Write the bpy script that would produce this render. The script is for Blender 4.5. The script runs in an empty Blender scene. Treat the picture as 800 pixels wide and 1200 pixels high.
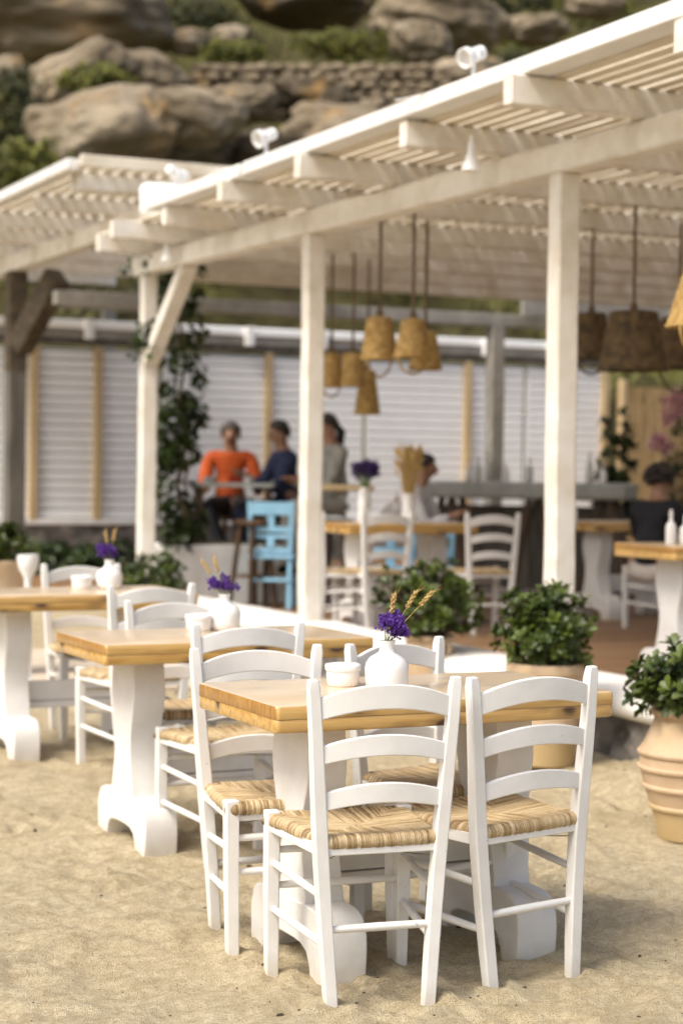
import bpy, bmesh, math, random
from math import sin, cos, pi, radians as R, sqrt
from mathutils import Vector as V, Matrix, noise
C = bpy.context
S = C.scene
COL = S.collection
rnd = random.Random(7)

# ------------------------------------------------------------------ camera facts
FPX, TH, PITCH, ROLL, CH = 2200.0, 0.437, R(1.33), 0.0135, 1.435

def at(px, py, d):
    """a world point seen at photo pixel (800x1200) and d metres ahead; used once to read real positions of far things"""
    a, b = px - 400, py - 600
    xx = a * cos(ROLL) + b * sin(ROLL); yy = -a * sin(ROLL) + b * cos(ROLL)
    dx = xx / FPX * d; up = -yy / FPX * d
    y = cos(PITCH) * d + up * sin(PITCH); z = CH - sin(PITCH) * d + up * cos(PITCH)
    return V((dx * cos(TH) + y * sin(TH), -dx * sin(TH) + y * cos(TH), z))

# ------------------------------------------------------------------ materials
def new_mat(name):
    m = bpy.data.materials.new(name); m.use_nodes = True
    nt = m.node_tree; nt.nodes.clear()
    out = nt.nodes.new('ShaderNodeOutputMaterial'); b = nt.nodes.new('ShaderNodeBsdfPrincipled')
    nt.links.new(b.outputs[0], out.inputs[0])
    return m, nt, b

class NT:
    def __init__(s, nt): s.nt = nt
    def n(s, t, **k):
        x = s.nt.nodes.new(t)
        for a, v in k.items(): setattr(x, a, v)
        return x
    def l(s, a, b): s.nt.links.new(a, b)
    def coords(s, scale=(1, 1, 1), rand=True):
        tc = s.n('ShaderNodeTexCoord'); mp = s.n('ShaderNodeMapping'); mp.inputs['Scale'].default_value = scale
        if rand:
            oi = s.n('ShaderNodeObjectInfo'); mul = s.n('ShaderNodeVectorMath', operation='SCALE')
            mul.inputs[0].default_value = (13.1, 7.7, 5.3); s.l(oi.outputs['Random'], mul.inputs['Scale'])
            ad = s.n('ShaderNodeVectorMath', operation='ADD'); s.l(tc.outputs['Object'], ad.inputs[0]); s.l(mul.outputs[0], ad.inputs[1])
            s.l(ad.outputs[0], mp.inputs[0])
        else: s.l(tc.outputs['Object'], mp.inputs[0])
        return mp.outputs[0]
    def noise(s, co, scale=5, detail=4, rough=.55, dist=0):
        x = s.n('ShaderNodeTexNoise'); x.inputs['Scale'].default_value = scale; x.inputs['Detail'].default_value = detail
        x.inputs['Roughness'].default_value = rough; x.inputs['Distortion'].default_value = dist
        s.l(co, x.inputs['Vector']); return x.outputs['Fac']
    def ramp(s, fac, stops):
        x = s.n('ShaderNodeValToRGB'); e = x.color_ramp.elements
        while len(e) < len(stops): e.new(.5)
        for i, (p, c) in enumerate(stops):
            e[i].position = p; e[i].color = (*c, 1) if len(c) == 3 else c
        s.l(fac, x.inputs[0]); return x.outputs[0]
    def mix(s, fac, a, b, mode='MIX'):
        x = s.n('ShaderNodeMix', data_type='RGBA', blend_type=mode)
        for i, v in ((0, fac), (6, a), (7, b)):
            if isinstance(v, (int, float)): x.inputs[i].default_value = v
            elif isinstance(v, tuple): x.inputs[i].default_value = (*v, 1)
            else: s.l(v, x.inputs[i])
        return x.outputs[2]
    def math(s, op, a, b=0.0):
        x = s.n('ShaderNodeMath', operation=op)
        for i, v in ((0, a), (1, b)):
            if isinstance(v, (int, float)): x.inputs[i].default_value = v
            else: s.l(v, x.inputs[i])
        return x.outputs[0]
    def bump(s, h, strength, dist, b):
        x = s.n('ShaderNodeBump'); x.inputs['Strength'].default_value = strength; x.inputs['Distance'].default_value = dist
        s.l(h, x.inputs['Height']); s.l(x.outputs[0], b.inputs['Normal'])

def plain(name, c1, c2, scale=8, rough=.6, bump=.0, sc=(1, 1, 1), spec=.5, detail=4, lo=.35, hi=.7, bdist=.01):
    m, nt, b = new_mat(name); t = NT(nt)
    co = t.coords(sc); f = t.noise(co, scale, detail)
    t.l(t.ramp(f, [(lo, c1), (hi, c2)]), b.inputs['Base Color'])
    b.inputs['Roughness'].default_value = rough; b.inputs['Specular IOR Level'].default_value = spec
    if bump: t.bump(f, bump, bdist, b)
    return m

def painted(name, base, worn, bare, rough=.45, chip=.72, sc=(1, 1, 1), nscale=9):
    """brushed paint over wood: slow tonal drift, grimy patches, sparse chips to bare wood"""
    m, nt, b = new_mat(name); t = NT(nt)
    co = t.coords(sc)
    f = t.noise(co, nscale, 5); c = t.ramp(f, [(.3, worn), (.62, base)])
    g = t.noise(co, 55, 3, .6)
    k = t.ramp(g, [(chip, (0, 0, 0)), (chip + .03, (1, 1, 1))])
    c2 = t.mix(k, c, bare); t.l(c2, b.inputs['Base Color'])
    t.l(t.ramp(f, [(.3, (rough + .2,) * 3), (.7, (rough,) * 3)]), b.inputs['Roughness'])
    h = t.noise(co, 140, 2); t.bump(t.math('ADD', h, g), .12, .002, b)
    return m

M = {}
M['chair'] = painted('white_chair_paint', (.80, .785, .765), (.72, .70, .67), (.36, .31, .25), .42, .735)
M['pedestal'] = painted('white_pedestal_paint', (.79, .775, .755), (.71, .69, .66), (.42, .38, .32), .5, .76)
M['pergola'] = painted('cream_pergola_paint', (.80, .765, .71), (.66, .60, .51), (.36, .24, .12), .6, .68, (1, 1, 1), 5)
def edge_wear(m, col, rad):
    nt = m.node_tree; t = NT(nt); b = [n for n in nt.nodes if n.type == 'BSDF_PRINCIPLED'][0]
    bv = t.n('ShaderNodeBevel', samples=4); bv.inputs['Radius'].default_value = rad; ge = t.n('ShaderNodeNewGeometry')
    dp = t.n('ShaderNodeVectorMath', operation='DOT_PRODUCT'); t.l(bv.outputs[0], dp.inputs[0]); t.l(ge.outputs['Normal'], dp.inputs[1])
    n = t.noise(t.coords((1, 1, 1)), 7, 5, .65)
    k = t.math('MULTIPLY', t.ramp(dp.outputs['Value'], [(.75, (1, 1, 1)), (.97, (0, 0, 0))]), t.ramp(n, [(.42, (0, 0, 0)), (.52, (1, 1, 1))]))
    old = b.inputs['Base Color'].links[0].from_socket; t.l(t.mix(k, old, col), b.inputs['Base Color'])
def dusty(m, h, col=(.52, .44, .31)):
    nt = m.node_tree; t = NT(nt); b = [n for n in nt.nodes if n.type == 'BSDF_PRINCIPLED'][0]
    tc = t.n('ShaderNodeTexCoord'); sep = t.n('ShaderNodeSeparateXYZ'); t.l(tc.outputs['Object'], sep.inputs[0])
    n = t.noise(t.coords((1, 1, .5)), 22, 5, .7); n2 = t.noise(t.coords((1, 1, .2)), 6, 4)
    k = t.math('ADD', sep.outputs['Z'], t.math('MULTIPLY', t.math('ADD', n, n2), h * 1.6))
    f = t.ramp(k, [(h * 1.2, (.6, .6, .6)), (h * 2.5, (0, 0, 0))])
    old = b.inputs['Base Color'].links[0].from_socket; t.l(t.mix(f, old, col), b.inputs['Base Color'])
edge_wear(M['pergola'], (.33, .21, .085), .03); edge_wear(M['chair'], (.40, .345, .27), .006); dusty(M['chair'], .06); dusty(M['pedestal'], .07)
M['slat'] = plain('cream_slat_paint', (.60, .52, .40), (.76, .70, .59), 3, .65, .1)
M['fascia'] = plain('white_fascia_paint', (.76, .74, .71), (.84, .83, .81), 3, .5, .05)
M['plaster'] = plain('whitewash_plaster', (.72, .70, .67), (.84, .83, .81), 5, .8, .35)
M['shutter'] = plain('pale_shutter_paint', (.86, .865, .86), (.90, .90, .895), 4, .55)
M['tan_wood'] = plain('tan_wood', (.44, .32, .17), (.58, .44, .25), 9, .6, .1, (1, 1, .15))
M['grey_wood'] = plain('weathered_grey_wood', (.085, .075, .065), (.19, .17, .145), 14, .75, .3, (1, 1, .12))
M['grey_beam'] = plain('grey_beam_paint', (.24, .225, .20), (.36, .34, .305), 5, .65, .1)
M['bracket'] = plain('brown_bracket_wood', (.055, .042, .028), (.14, .105, .065), 10, .7, .2)
M['brown_wood'] = plain('brown_stool_wood', (.05, .026, .012), (.13, .072, .034), 9, .5, .1, (1, 1, .2))
M['blue'] = painted('sky_blue_paint', (.30, .56, .76), (.24, .48, .68), (.55, .5, .4), .5, .74)
M['concrete'] = plain('grey_concrete', (.30, .31, .29), (.42, .43, .41), 6, .55, .15)
M['ceramic'] = plain('white_glazed_ceramic', (.80, .785, .77), (.84, .83, .82), 4, .18)
M['terracotta'] = None
M['metal_white'] = plain('white_enamel', (.80, .79, .78), (.85, .845, .84), 6, .35)
M['black'] = plain('dark_metal', (.02, .02, .02), (.05, .045, .04), 9, .4)
M['rope'] = plain('hemp_rope', (.09, .06, .035), (.20, .14, .08), 60, .9, .5)
M['wire'] = plain('grey_wire', (.18, .16, .13), (.3, .27, .22), 40, .5)
M['stem'] = plain('woody_stem', (.10, .075, .04), (.2, .16, .09), 20, .8)
M['green_stem'] = plain('green_stem', (.09, .14, .04), (.18, .24, .08), 20, .7)
M['straw'] = plain('dry_wheat', (.42, .27, .09), (.62, .45, .19), 60, .8, .3)
M['cloth_orange'] = plain('orange_cotton', (.42, .062, .008), (.56, .10, .012), 12, .85, .2)
M['cloth_navy'] = plain('navy_cotton', (.012, .017, .05), (.03, .04, .10), 12, .85, .2)
M['cloth_black'] = plain('black_cotton', (.006, .006, .009), (.016, .016, .022), 12, .85, .2)
M['cloth_grey'] = plain('grey_knit', (.22, .21, .19), (.36, .35, .32), 12, .85, .2)
M['cloth_white'] = plain('pale_linen', (.58, .56, .58), (.74, .72, .73), 12, .8, .2)
M['cloth_beige'] = plain('pale_shorts', (.45, .40, .36), (.58, .53, .48), 12, .85)
M['skin'] = plain('skin', (.27, .135, .08), (.36, .20, .13), 9, .5)
M['hair'] = plain('dark_hair', (.010, .007, .005), (.03, .02, .014), 50, .55, .4)
M['hair_grey'] = plain('greying_hair', (.06, .05, .045), (.16, .14, .13), 50, .55, .4)
M['reed'] = plain('reed_screen', (.20, .13, .055), (.44, .31, .15), 10, .8, .6, (9, 1, .25))
M['deck'] = None
M['stone'] = plain('dark_rubble_stone', (.05, .045, .04), (.26, .235, .21), 6, .85, .8, detail=7, bdist=.04)
M['red'] = plain('red_plastic', (.5, .03, .02), (.6, .05, .03), 5, .4)
M['glass'] = plain('bottle_glass', (.5, .52, .5), (.62, .63, .6), 4, .1)
M['path'] = plain('pale_path_slab', (.52, .44, .34), (.62, .53, .42), 3, .8, .1)

def leafmat(name, dark, light, rough=.35, trans=.15):
    m, nt, b = new_mat(name); t = NT(nt)
    a = t.n('ShaderNodeAttribute', attribute_name='tone')
    t.l(t.ramp(a.outputs['Fac'], [(0, dark), (1, light)]), b.inputs['Base Color'])
    b.inputs['Roughness'].default_value = rough
    tr = t.n('ShaderNodeBsdfTranslucent'); t.l(t.ramp(a.outputs['Fac'], [(0, tuple(x * 1.2 for x in dark)), (1, tuple(min(1, x * 1.5) for x in light))]), tr.inputs[0])
    ms = t.n('ShaderNodeMixShader'); ms.inputs[0].default_value = trans
    out = [n for n in nt.nodes if n.type == 'OUTPUT_MATERIAL'][0]
    t.l(b.outputs[0], ms.inputs[1]); t.l(tr.outputs[0], ms.inputs[2]); t.l(ms.outputs[0], out.inputs[0])
    return m
M['leaf'] = leafmat('glossy_green_leaf', (.010, .025, .005), (.10, .135, .015), .45, .1)
M['leaf_dark'] = leafmat('dark_green_leaf', (.012, .026, .007), (.06, .09, .018), .42, .2)
M['scrub'] = leafmat('hill_scrub_leaf', (.04, .046, .007), (.20, .20, .024), .7)
M['scrub_dark'] = leafmat('dark_scrub_leaf', (.016, .019, .005), (.065, .07, .014), .7)
M['drygrass'] = leafmat('dry_grass_blade', (.075, .068, .022), (.19, .18, .05), .8)
M['purple'] = leafmat('purple_petal', (.055, .014, .17), (.22, .085, .50), .6, .25)
M['purple_dark'] = leafmat('dark_purple_petal', (.03, .015, .09), (.10, .05, .22), .6, .2)
M['pink'] = leafmat('pink_petal', (.66, .36, .42), (.84, .58, .62), .6, .25)
M['debris'] = plain('dark_beach_debris', (.03, .022, .015), (.14, .10, .06), 30, .9)

def mk_pine(name='varnished_pine', sky_sheen=0.0):
    m, nt, b = new_mat(name); t = NT(nt)
    tc = t.n('ShaderNodeTexCoord'); oi = t.n('ShaderNodeObjectInfo')
    sep = t.n('ShaderNodeSeparateXYZ'); t.l(tc.outputs['Object'], sep.inputs[0])
    brd = t.math('FLOOR', t.math('DIVIDE', sep.outputs['Y'], .125))
    lay = t.math('FLOOR', t.math('DIVIDE', sep.outputs['Z'], .0372))
    seed = t.math('ADD', t.math('MULTIPLY', brd, 3.71), t.math('ADD', t.math('MULTIPLY', oi.outputs['Random'], 31.0), t.math('MULTIPLY', lay, 5.3)))
    cmb = t.n('ShaderNodeCombineXYZ'); t.l(t.math('ADD', sep.outputs['X'], t.math('MULTIPLY', seed, 1.7)), cmb.inputs[0])
    t.l(t.math('ADD', sep.outputs['Y'], seed), cmb.inputs[1]); t.l(t.math('ADD', sep.outputs['Z'], t.math('MULTIPLY', seed, .61)), cmb.inputs[2])
    mp = t.n('ShaderNodeMapping'); mp.inputs['Scale'].default_value = (1.0, 16, 16); t.l(cmb.outputs[0], mp.inputs[0])
    f = t.noise(mp.outputs[0], 3.2, 5, .55, .6)
    fine = t.n('ShaderNodeMapping'); fine.inputs['Scale'].default_value = (3, 130, 130); t.l(cmb.outputs[0], fine.inputs[0])
    g = t.noise(fine.outputs[0], 2.5, 3)
    c = t.ramp(f, [(.28, (.34, .155, .028)), (.45, (.55, .315, .075)), (.6, (.68, .43, .13)), (.8, (.54, .30, .08))])
    wn = t.n('ShaderNodeTexWhiteNoise', noise_dimensions='1D'); t.l(seed, wn.inputs['W'])
    c = t.mix(t.math('MULTIPLY', wn.outputs['Value'], .32), c, (.74, .52, .25))
    c = t.mix(t.math('MULTIPLY', g, .35), c, (.36, .19, .06), 'MIX')
    km = t.n('ShaderNodeMapping'); km.inputs['Scale'].default_value = (5.2, 10, 10); t.l(cmb.outputs[0], km.inputs[0])
    vo = t.n('ShaderNodeTexVoronoi'); vo.inputs['Scale'].default_value = 1.0; t.l(km.outputs[0], vo.inputs['Vector'])
    kd = t.math('ADD', vo.outputs['Distance'], t.math('MULTIPLY', t.math('SUBTRACT', g, .5), .1))
    kn = t.ramp(kd, [(.15, (1, 1, 1)), (.21, (.45, .45, .45)), (.40, (0, 0, 0))])
    c = t.mix(kn, c, (.06, .022, .006))
    if sky_sheen: c = t.mix(sky_sheen, c, (.78, .64, .47))  # pale mix paints the sky's reflection into the wood colour
    t.l(c, b.inputs['Base Color']); b.inputs['Roughness'].default_value = .38
    b.inputs['Coat Weight'].default_value = .8; b.inputs['Coat Roughness'].default_value = .2
    # board joints on the top
    fr = t.math('FRACT', t.math('DIVIDE', sep.outputs['Y'], .125))
    j = t.math('LESS_THAN', t.math('ABSOLUTE', t.math('SUBTRACT', fr, .5)), .49)
    t.bump(t.math('ADD', t.math('MULTIPLY', g, .25), j), .25, .0015, b)
    return m
M['pine'] = mk_pine(); M['pine_top'] = mk_pine('sky_sheen_pine', .62)  # second pine: top faces, with the glossy sky sheen put into the colour
def mk_endgrain():
    m, nt, b = new_mat('pine_end_grain'); t = NT(nt)
    co = t.coords((1, 1, 1)); f = t.noise(t.coords((1, 26, 5)), 2.2, 5, .6, 1.2); g = t.noise(co, 160, 2)
    c = t.ramp(f, [(.25, (.22, .10, .022)), (.5, (.42, .22, .055)), (.75, (.56, .34, .11))])
    t.l(t.mix(t.math('MULTIPLY', g, .4), c, (.2, .09, .02)), b.inputs['Base Color'])
    b.inputs['Roughness'].default_value = .45; b.inputs['Coat Weight'].default_value = .5; b.inputs['Coat Roughness'].default_value = .25
    return m
M['endgrain'] = mk_endgrain()
def mk_rush():
    m, nt, b = new_mat('woven_rush'); t = NT(nt)
    a = t.n('ShaderNodeAttribute', attribute_name='tone')
    g = t.noise(t.coords((1, 1, 1)), 120, 3)
    big = t.noise(t.coords((1, 1, 1)), 11, 3)
    x = t.math('ADD', t.math('MULTIPLY', a.outputs['Fac'], .75), t.math('MULTIPLY', t.math('ADD', g, big), .2))
    c = t.ramp(x, [(.24, (.06, .034, .013)), (.42, (.25, .16, .073)), (.60, (.46, .335, .18)), (.90, (.68, .56, .37))])
    t.l(c, b.inputs['Base Color']); b.inputs['Roughness'].default_value = .6
    t.bump(g, .3, .002, b)
    return m
M['rush'] = mk_rush()
def mk_terracotta():
    m, nt, b = new_mat('pale_terracotta'); t = NT(nt)
    co = t.coords((1, 1, 1)); f = t.noise(co, 5, 5); g = t.noise(co, 90, 3)
    c = t.ramp(f, [(.3, (.44, .315, .19)), (.55, (.55, .405, .265)), (.8, (.62, .49, .36))])
    # water stain with a shape of its own towards the foot of each pot
    sep = t.n('ShaderNodeSeparateXYZ'); tc = t.n('ShaderNodeTexCoord'); t.l(tc.outputs['Object'], sep.inputs[0])
    k = t.math('ADD', sep.outputs['Z'], t.math('MULTIPLY', f, .22))
    st = t.ramp(k, [(.20, (1, 1, 1)), (.30, (0, 0, 0))])
    c = t.mix(t.math('MULTIPLY', st, .55), c, (.45, .34, .13))
    t.l(t.mix(t.math('MULTIPLY', g, .2), c, (.4, .25, .12)), b.inputs['Base Color']); b.inputs['Roughness'].default_value = .85
    t.bump(t.math('ADD', f, g), .2, .006, b); return m
M['terracotta'] = mk_terracotta()
def mk_deck():
    m, nt, b = new_mat('brown_deck_boards'); t = NT(nt)
    tc = t.n('ShaderNodeTexCoord'); sep = t.n('ShaderNodeSeparateXYZ'); t.l(tc.outputs['Object'], sep.inputs[0])
    q = t.math('DIVIDE', sep.outputs['Y'], .14); wn = t.n('ShaderNodeTexWhiteNoise', noise_dimensions='1D'); t.l(t.math('FLOOR', q), wn.inputs['W'])
    f = t.noise(t.coords((1.2, 14, 1), False), 2, 4)
    x = t.math('ADD', t.math('MULTIPLY', wn.outputs['Value'], .5), t.math('MULTIPLY', f, .6))
    c = t.ramp(x, [(.2, (.15, .08, .036)), (.8, (.29, .165, .08))])
    fr = t.math('FRACT', q); gap = t.math('GREATER_THAN', t.math('ABSOLUTE', t.math('SUBTRACT', fr, .5)), .47)
    t.l(t.mix(gap, c, (.03, .02, .012)), b.inputs['Base Color']); b.inputs['Roughness'].default_value = .55; return m
M['deck'] = mk_deck()
def mk_sand():
    m, nt, b = new_mat('coarse_beach_sand'); t = NT(nt)
    co = t.coords((1, 1, 1), False)
    f = t.noise(co, 1.6, 5); g = t.noise(co, 120, 6, .8); s = t.noise(co, 27, 6, .7); v = t.n('ShaderNodeTexVoronoi'); v.inputs['Scale'].default_value = 260
    t.l(co, v.inputs['Vector'])
    c = t.ramp(f, [(.3, (.61, .515, .34)), (.7, (.70, .605, .42))])
    c = t.mix(t.ramp(s, [(.38, (.7,) * 3), (.6, (0,) * 3)]), c, (.42, .32, .19))
    p2_ = t.noise(t.coords((1, 1.8, 1), False), 4.5, 6, .7, .4)
    c = t.mix(t.ramp(p2_, [(.36, (.75,) * 3), (.50, (0,) * 3)]), c, (.42, .335, .205))
    vs = t.n('ShaderNodeSeparateColor'); t.l(v.outputs['Color'], vs.inputs[0])
    c = t.mix(t.ramp(vs.outputs[0], [(.0, (.65,) * 3), (.22, (.0,) * 3)]), c, (.25, .17, .09))
    c = t.mix(t.ramp(vs.outputs[1], [(.80, (0,) * 3), (1., (.6,) * 3)]), c, (.62, .52, .38))
    t.l(c, b.inputs['Base Color']); b.inputs['Roughness'].default_value = .95; b.inputs['Specular IOR Level'].default_value = .14
    t.bump(t.math('ADD', t.math('MULTIPLY', g, .7), t.math('ADD', t.math('MULTIPLY', s, 1.7), t.math('MULTIPLY', v.outputs['Distance'], .6))), 1.0, .009, b)
    return m
M['sand'] = mk_sand()
def mk_rock(name, a, bb, cc):
    m, nt, b = new_mat(name); t = NT(nt)
    co = t.coords((1, 1, 1)); f = t.noise(co, .55, 7, .62); g = t.noise(co, 2.3, 6, .6, .5); h = t.noise(t.coords((1, 1, .25)), 1.2, 5)
    c = t.ramp(f, [(.3, a), (.52, bb), (.72, cc)])
    c = t.mix(t.ramp(g, [(.56, (0,) * 3), (.7, (.75,) * 3)]), c, (.07, .055, .035))
    c = t.mix(t.ramp(h, [(.6, (0,) * 3), (.72, (.6,) * 3)]), c, (.36, .21, .07))
    t.l(c, b.inputs['Base Color']); b.inputs['Roughness'].default_value = .9; b.inputs['Specular IOR Level'].default_value = .2
    t.bump(t.math('ADD', f, g), .7, .25, b); return m
M['rock'] = mk_rock('weathered_granite', (.11, .086, .055), (.275, .22, .152), (.44, .37, .275))
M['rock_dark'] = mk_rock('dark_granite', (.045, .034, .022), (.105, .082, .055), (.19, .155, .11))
def mk_hill():
    m, nt, b = new_mat('dry_hillside'); t = NT(nt)
    co = t.coords((1, 1, 1), False); f = t.noise(co, .22, 7, .65); g = t.noise(co, 1.7, 6, .65)
    c = t.ramp(f, [(.33, (.042, .035, .018)), (.5, (.088, .076, .030)), (.66, (.135, .13, .034))])
    c = t.mix(t.ramp(g, [(.5, (0,) * 3), (.66, (.8,) * 3)]), c, (.032, .027, .013))
    t.l(c, b.inputs['Base Color']); b.inputs['Roughness'].default_value = 1; b.inputs['Specular IOR Level'].default_value = .1
    t.bump(g, 1, .4, b); return m
M['hill'] = mk_hill()
def mk_wicker():
    m, nt, b = new_mat('woven_wicker'); t = NT(nt)
    tc = t.n('ShaderNodeTexCoord'); sep = t.n('ShaderNodeSeparateXYZ'); t.l(tc.outputs['Object'], sep.inputs[0])
    an = t.math('ARCTAN2', sep.outputs['Y'], sep.outputs['X'])
    w1 = t.math('SINE', t.math('MULTIPLY', an, 30)); w2 = t.math('SINE', t.math('MULTIPLY', sep.outputs['Z'], 420))
    w = t.math('MULTIPLY', w1, w2); n = t.noise(t.coords((1, 1, 1)), 25, 4)
    x = t.math('ADD', t.math('MULTIPLY', w, .16), n)
    t.l(t.ramp(x, [(.3, (.24, .13, .035)), (.5, (.42, .26, .08)), (.75, (.60, .42, .17))]), b.inputs['Base Color'])
    b.inputs['Roughness'].default_value = .7; t.bump(w, .6, .004, b); return m
M['wicker'] = mk_wicker()
M['shaded_wicker'] = plain('shade_toned_wicker', (.045, .028, .012), (.15, .095, .04), 18, .8, .5)  # wicker with the backlit shade of the right-hand lamps painted into its colour

# ------------------------------------------------------------------ mesh building
class MB:
    def __init__(s): s.v = []; s.f = []; s.mi = []; s.tone = []
    def loft(s, rings, closed=True, cap=True, mi=0, tone=None):
        b = len(s.v); n = len(rings[0])
        for r in rings: s.v += [tuple(p) for p in r]
        if tone is not None: s.tone += [tone] * (n * len(rings))
        m = n if closed else n - 1
        for i in range(len(rings) - 1):
            for j in range(m):
                k = (j + 1) % n
                s.f.append((b + i * n + j, b + i * n + k, b + (i + 1) * n + k, b + (i + 1) * n + j)); s.mi.append(mi)
        if cap and closed:
            s.f.append(tuple(b + j for j in range(n))[::-1]); s.mi.append(mi)
            e = b + (len(rings) - 1) * n; s.f.append(tuple(e + j for j in range(n))); s.mi.append(mi)
        return s
    def box(s, c, d, rz=0, mi=0):
        x, y, z = d[0] / 2, d[1] / 2, d[2] / 2
        def p(a, b_, zz): return (c[0] + a * cos(rz) - b_ * sin(rz), c[1] + a * sin(rz) + b_ * cos(rz), c[2] + zz)
        return s.loft([[p(-x, -y, q), p(x, -y, q), p(x, y, q), p(-x, y, q)] for q in (-z, z)], mi=mi)
    def bar(s, p0, p1, w, h, w1=None, h1=None, up=(0, 0, 1)):
        p0, p1 = V(p0), V(p1); d = (p1 - p0).normalized(); u = V(up)
        if abs(d.dot(u)) > .98: u = V((0, 1, 0))
        a = d.cross(u).normalized(); b = a.cross(d).normalized(); w1 = w1 or w; h1 = h1 or h
        return s.loft([[p - a * ww / 2 - b * hh / 2, p + a * ww / 2 - b * hh / 2, p + a * ww / 2 + b * hh / 2, p - a * ww / 2 + b * hh / 2] for p, ww, hh in ((p0, w, h), (p1, w1, h1))])
    def post(s, path, w, d):
        """rectangular section kept level along a rising path"""
        rings = []
        for i, p in enumerate(path):
            ww = w[i] if isinstance(w, (list, tuple)) else w; dd = d[i] if isinstance(d, (list, tuple)) else d
            rings.append([(p[0] - ww / 2, p[1] - dd / 2, p[2]), (p[0] + ww / 2, p[1] - dd / 2, p[2]), (p[0] + ww / 2, p[1] + dd / 2, p[2]), (p[0] - ww / 2, p[1] + dd / 2, p[2])])
        return s.loft(rings)
    def tube(s, path, r, n=8, tone=None):
        path = [V(p) for p in path]; rings = []
        for i, p in enumerate(path):
            d = (path[min(i + 1, len(path) - 1)] - path[max(i - 1, 0)]).normalized()
            u = V((0, 0, 1)) if abs(d.z) < .9 else V((1, 0, 0))
            a = d.cross(u).normalized(); b = d.cross(a); rr = r[i] if isinstance(r, (list, tuple)) else r
            rings.append([p + (a * cos(q) + b * sin(q)) * rr for q in (2 * pi * j / n for j in range(n))])
        return s.loft(rings, tone=tone)
    def lathe(s, prof, n=32, c=(0, 0, 0), cap=True):
        return s.loft([[(c[0] + r * cos(q), c[1] + r * sin(q), c[2] + z) for q in (2 * pi * j / n for j in range(n))] for r, z in prof], cap=cap)
    def prism(s, poly, x0, x1, axis='x', mi=0):
        def p(a, b, x): return (x, a, b) if axis == 'x' else ((a, x, b) if axis == 'y' else (a, b, x))
        return s.loft([[p(a, b, x) for a, b in poly] for x in (x0, x1)], mi=mi)
    def build(s, name, mat, parent=None, bevel=0, smooth=True, angle=40, loc=None, rot=None):
        me = bpy.data.meshes.new(name); me.from_pydata(s.v, [], s.f)
        mats = mat if isinstance(mat, (list, tuple)) else [mat]
        for m in mats: me.materials.append(m)
        if len(mats) > 1:
            for p, i in zip(me.polygons, s.mi): p.material_index = i
        if s.tone and len(s.tone) == len(s.v):
            at_ = me.attributes.new('tone', 'FLOAT', 'POINT'); at_.data.foreach_set('value', s.tone)
        bm = bmesh.new(); bm.from_mesh(me); bmesh.ops.recalc_face_normals(bm, faces=bm.faces); bm.to_mesh(me); bm.free()
        if smooth:
            me.shade_smooth(); me.set_sharp_from_angle(angle=R(angle))
        o = bpy.data.objects.new(name, me); COL.objects.link(o)
        if parent is not None: o.parent = parent
        if loc is not None: o.location = loc
        if rot is not None: o.rotation_euler = rot
        if bevel:
            md = o.modifiers.new('Bevel', 'BEVEL'); md.width = bevel; md.segments = 2; md.limit_method = 'ANGLE'; md.angle_limit = R(45)
        return o

def tag(o, label=None, cat=None, group=None, kind=None):
    if label: o['label'] = label
    if cat: o['category'] = cat
    if group: o['group'] = group
    if kind: o['kind'] = kind
    return o
def thing(name, label, cat, loc=(0, 0, 0), rz=0, group=None):
    o = bpy.data.objects.new(name, None); COL.objects.link(o); o.location = loc; o.rotation_euler = (0, 0, rz)
    o.empty_display_size = .1
    return tag(o, label, cat, group)
def kids(o): return [c for c in list(COL.objects) if c.parent == o]
KIDS = {}
def dup(root, loc, rz, label, group=None):
    r = root.copy(); COL.objects.link(r); r.location = loc; r.rotation_euler = (0, 0, rz); r['label'] = label
    if group: r['group'] = group
    if root.name not in KIDS: KIDS[root.name] = [(c, kids(c)) for c in kids(root)]
    for ch, subs in KIDS[root.name]:
        c = ch.copy(); COL.objects.link(c); c.parent = r
        for g in subs:
            d = g.copy(); COL.objects.link(d); d.parent = c
    return r

# ------------------------------------------------------------------ ground
def smooth(a, b, x):
    t = max(0, min(1, (x - a) / (b - a))); return t * t * (3 - 2 * t)
def ground(x, y):
    return .035 * smooth(7.2, 9.2, y) + .06 * smooth(4.4, 5.1, x) * smooth(5, 7, y)
def sand_z(x, y):
    z = ground(x, y)
    if 0 < x < 6.5 and 1.5 < y < 14:
        p = V((x, y, 0))
        w = V((noise.noise(p * 1.7), noise.noise(p * 1.7 + V((9, 3, 1))), 0)) * .22
        q = p + w
        z += -.004 + .022 * noise.fractal(q * 2.6, 1, 2, 3) + .013 * (1 - 2 * abs(noise.noise(q * 4.3 + V((4, 4, 4))))) + .013 * (.6 - abs(noise.noise(q * 9 + V((7, 1, 2)))) * 2) + .006 * noise.noise(q * 21) + .0055 * noise.noise(p * 43)
        c = noise.noise(p * 1.1 + V((3, 8, 5)))
        if c > 0: z += .012 * c * noise.noise(p * 47)
        z += marks(x, y) - .004
    # trodden ring and heap by the stone curb
    h = math.exp(-(((x - 4.78) / .22) ** 2 + ((y - 6.95) / .45) ** 2)); z += .045 * h * (1 + .5 * noise.noise(V((x, y, 1)) * 22))
    return z
FP = []
fr_ = random.Random(15)
for i in range(46):
    y0 = 3.1 + 4.2 * fr_.random(); x0 = y0 * .47 + (fr_.random() - .55) * y0 * .45; a0 = fr_.uniform(0, 3.14)
    FP.append((x0, y0, cos(a0), sin(a0), fr_.uniform(.008, .020)))
LEGS = [(2.08, 4.46), (2.34, 4.43), (2.06, 4.82), (2.58, 4.49), (2.85, 4.52), (2.03, 5.02), (2.43, 5.05)]
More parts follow.
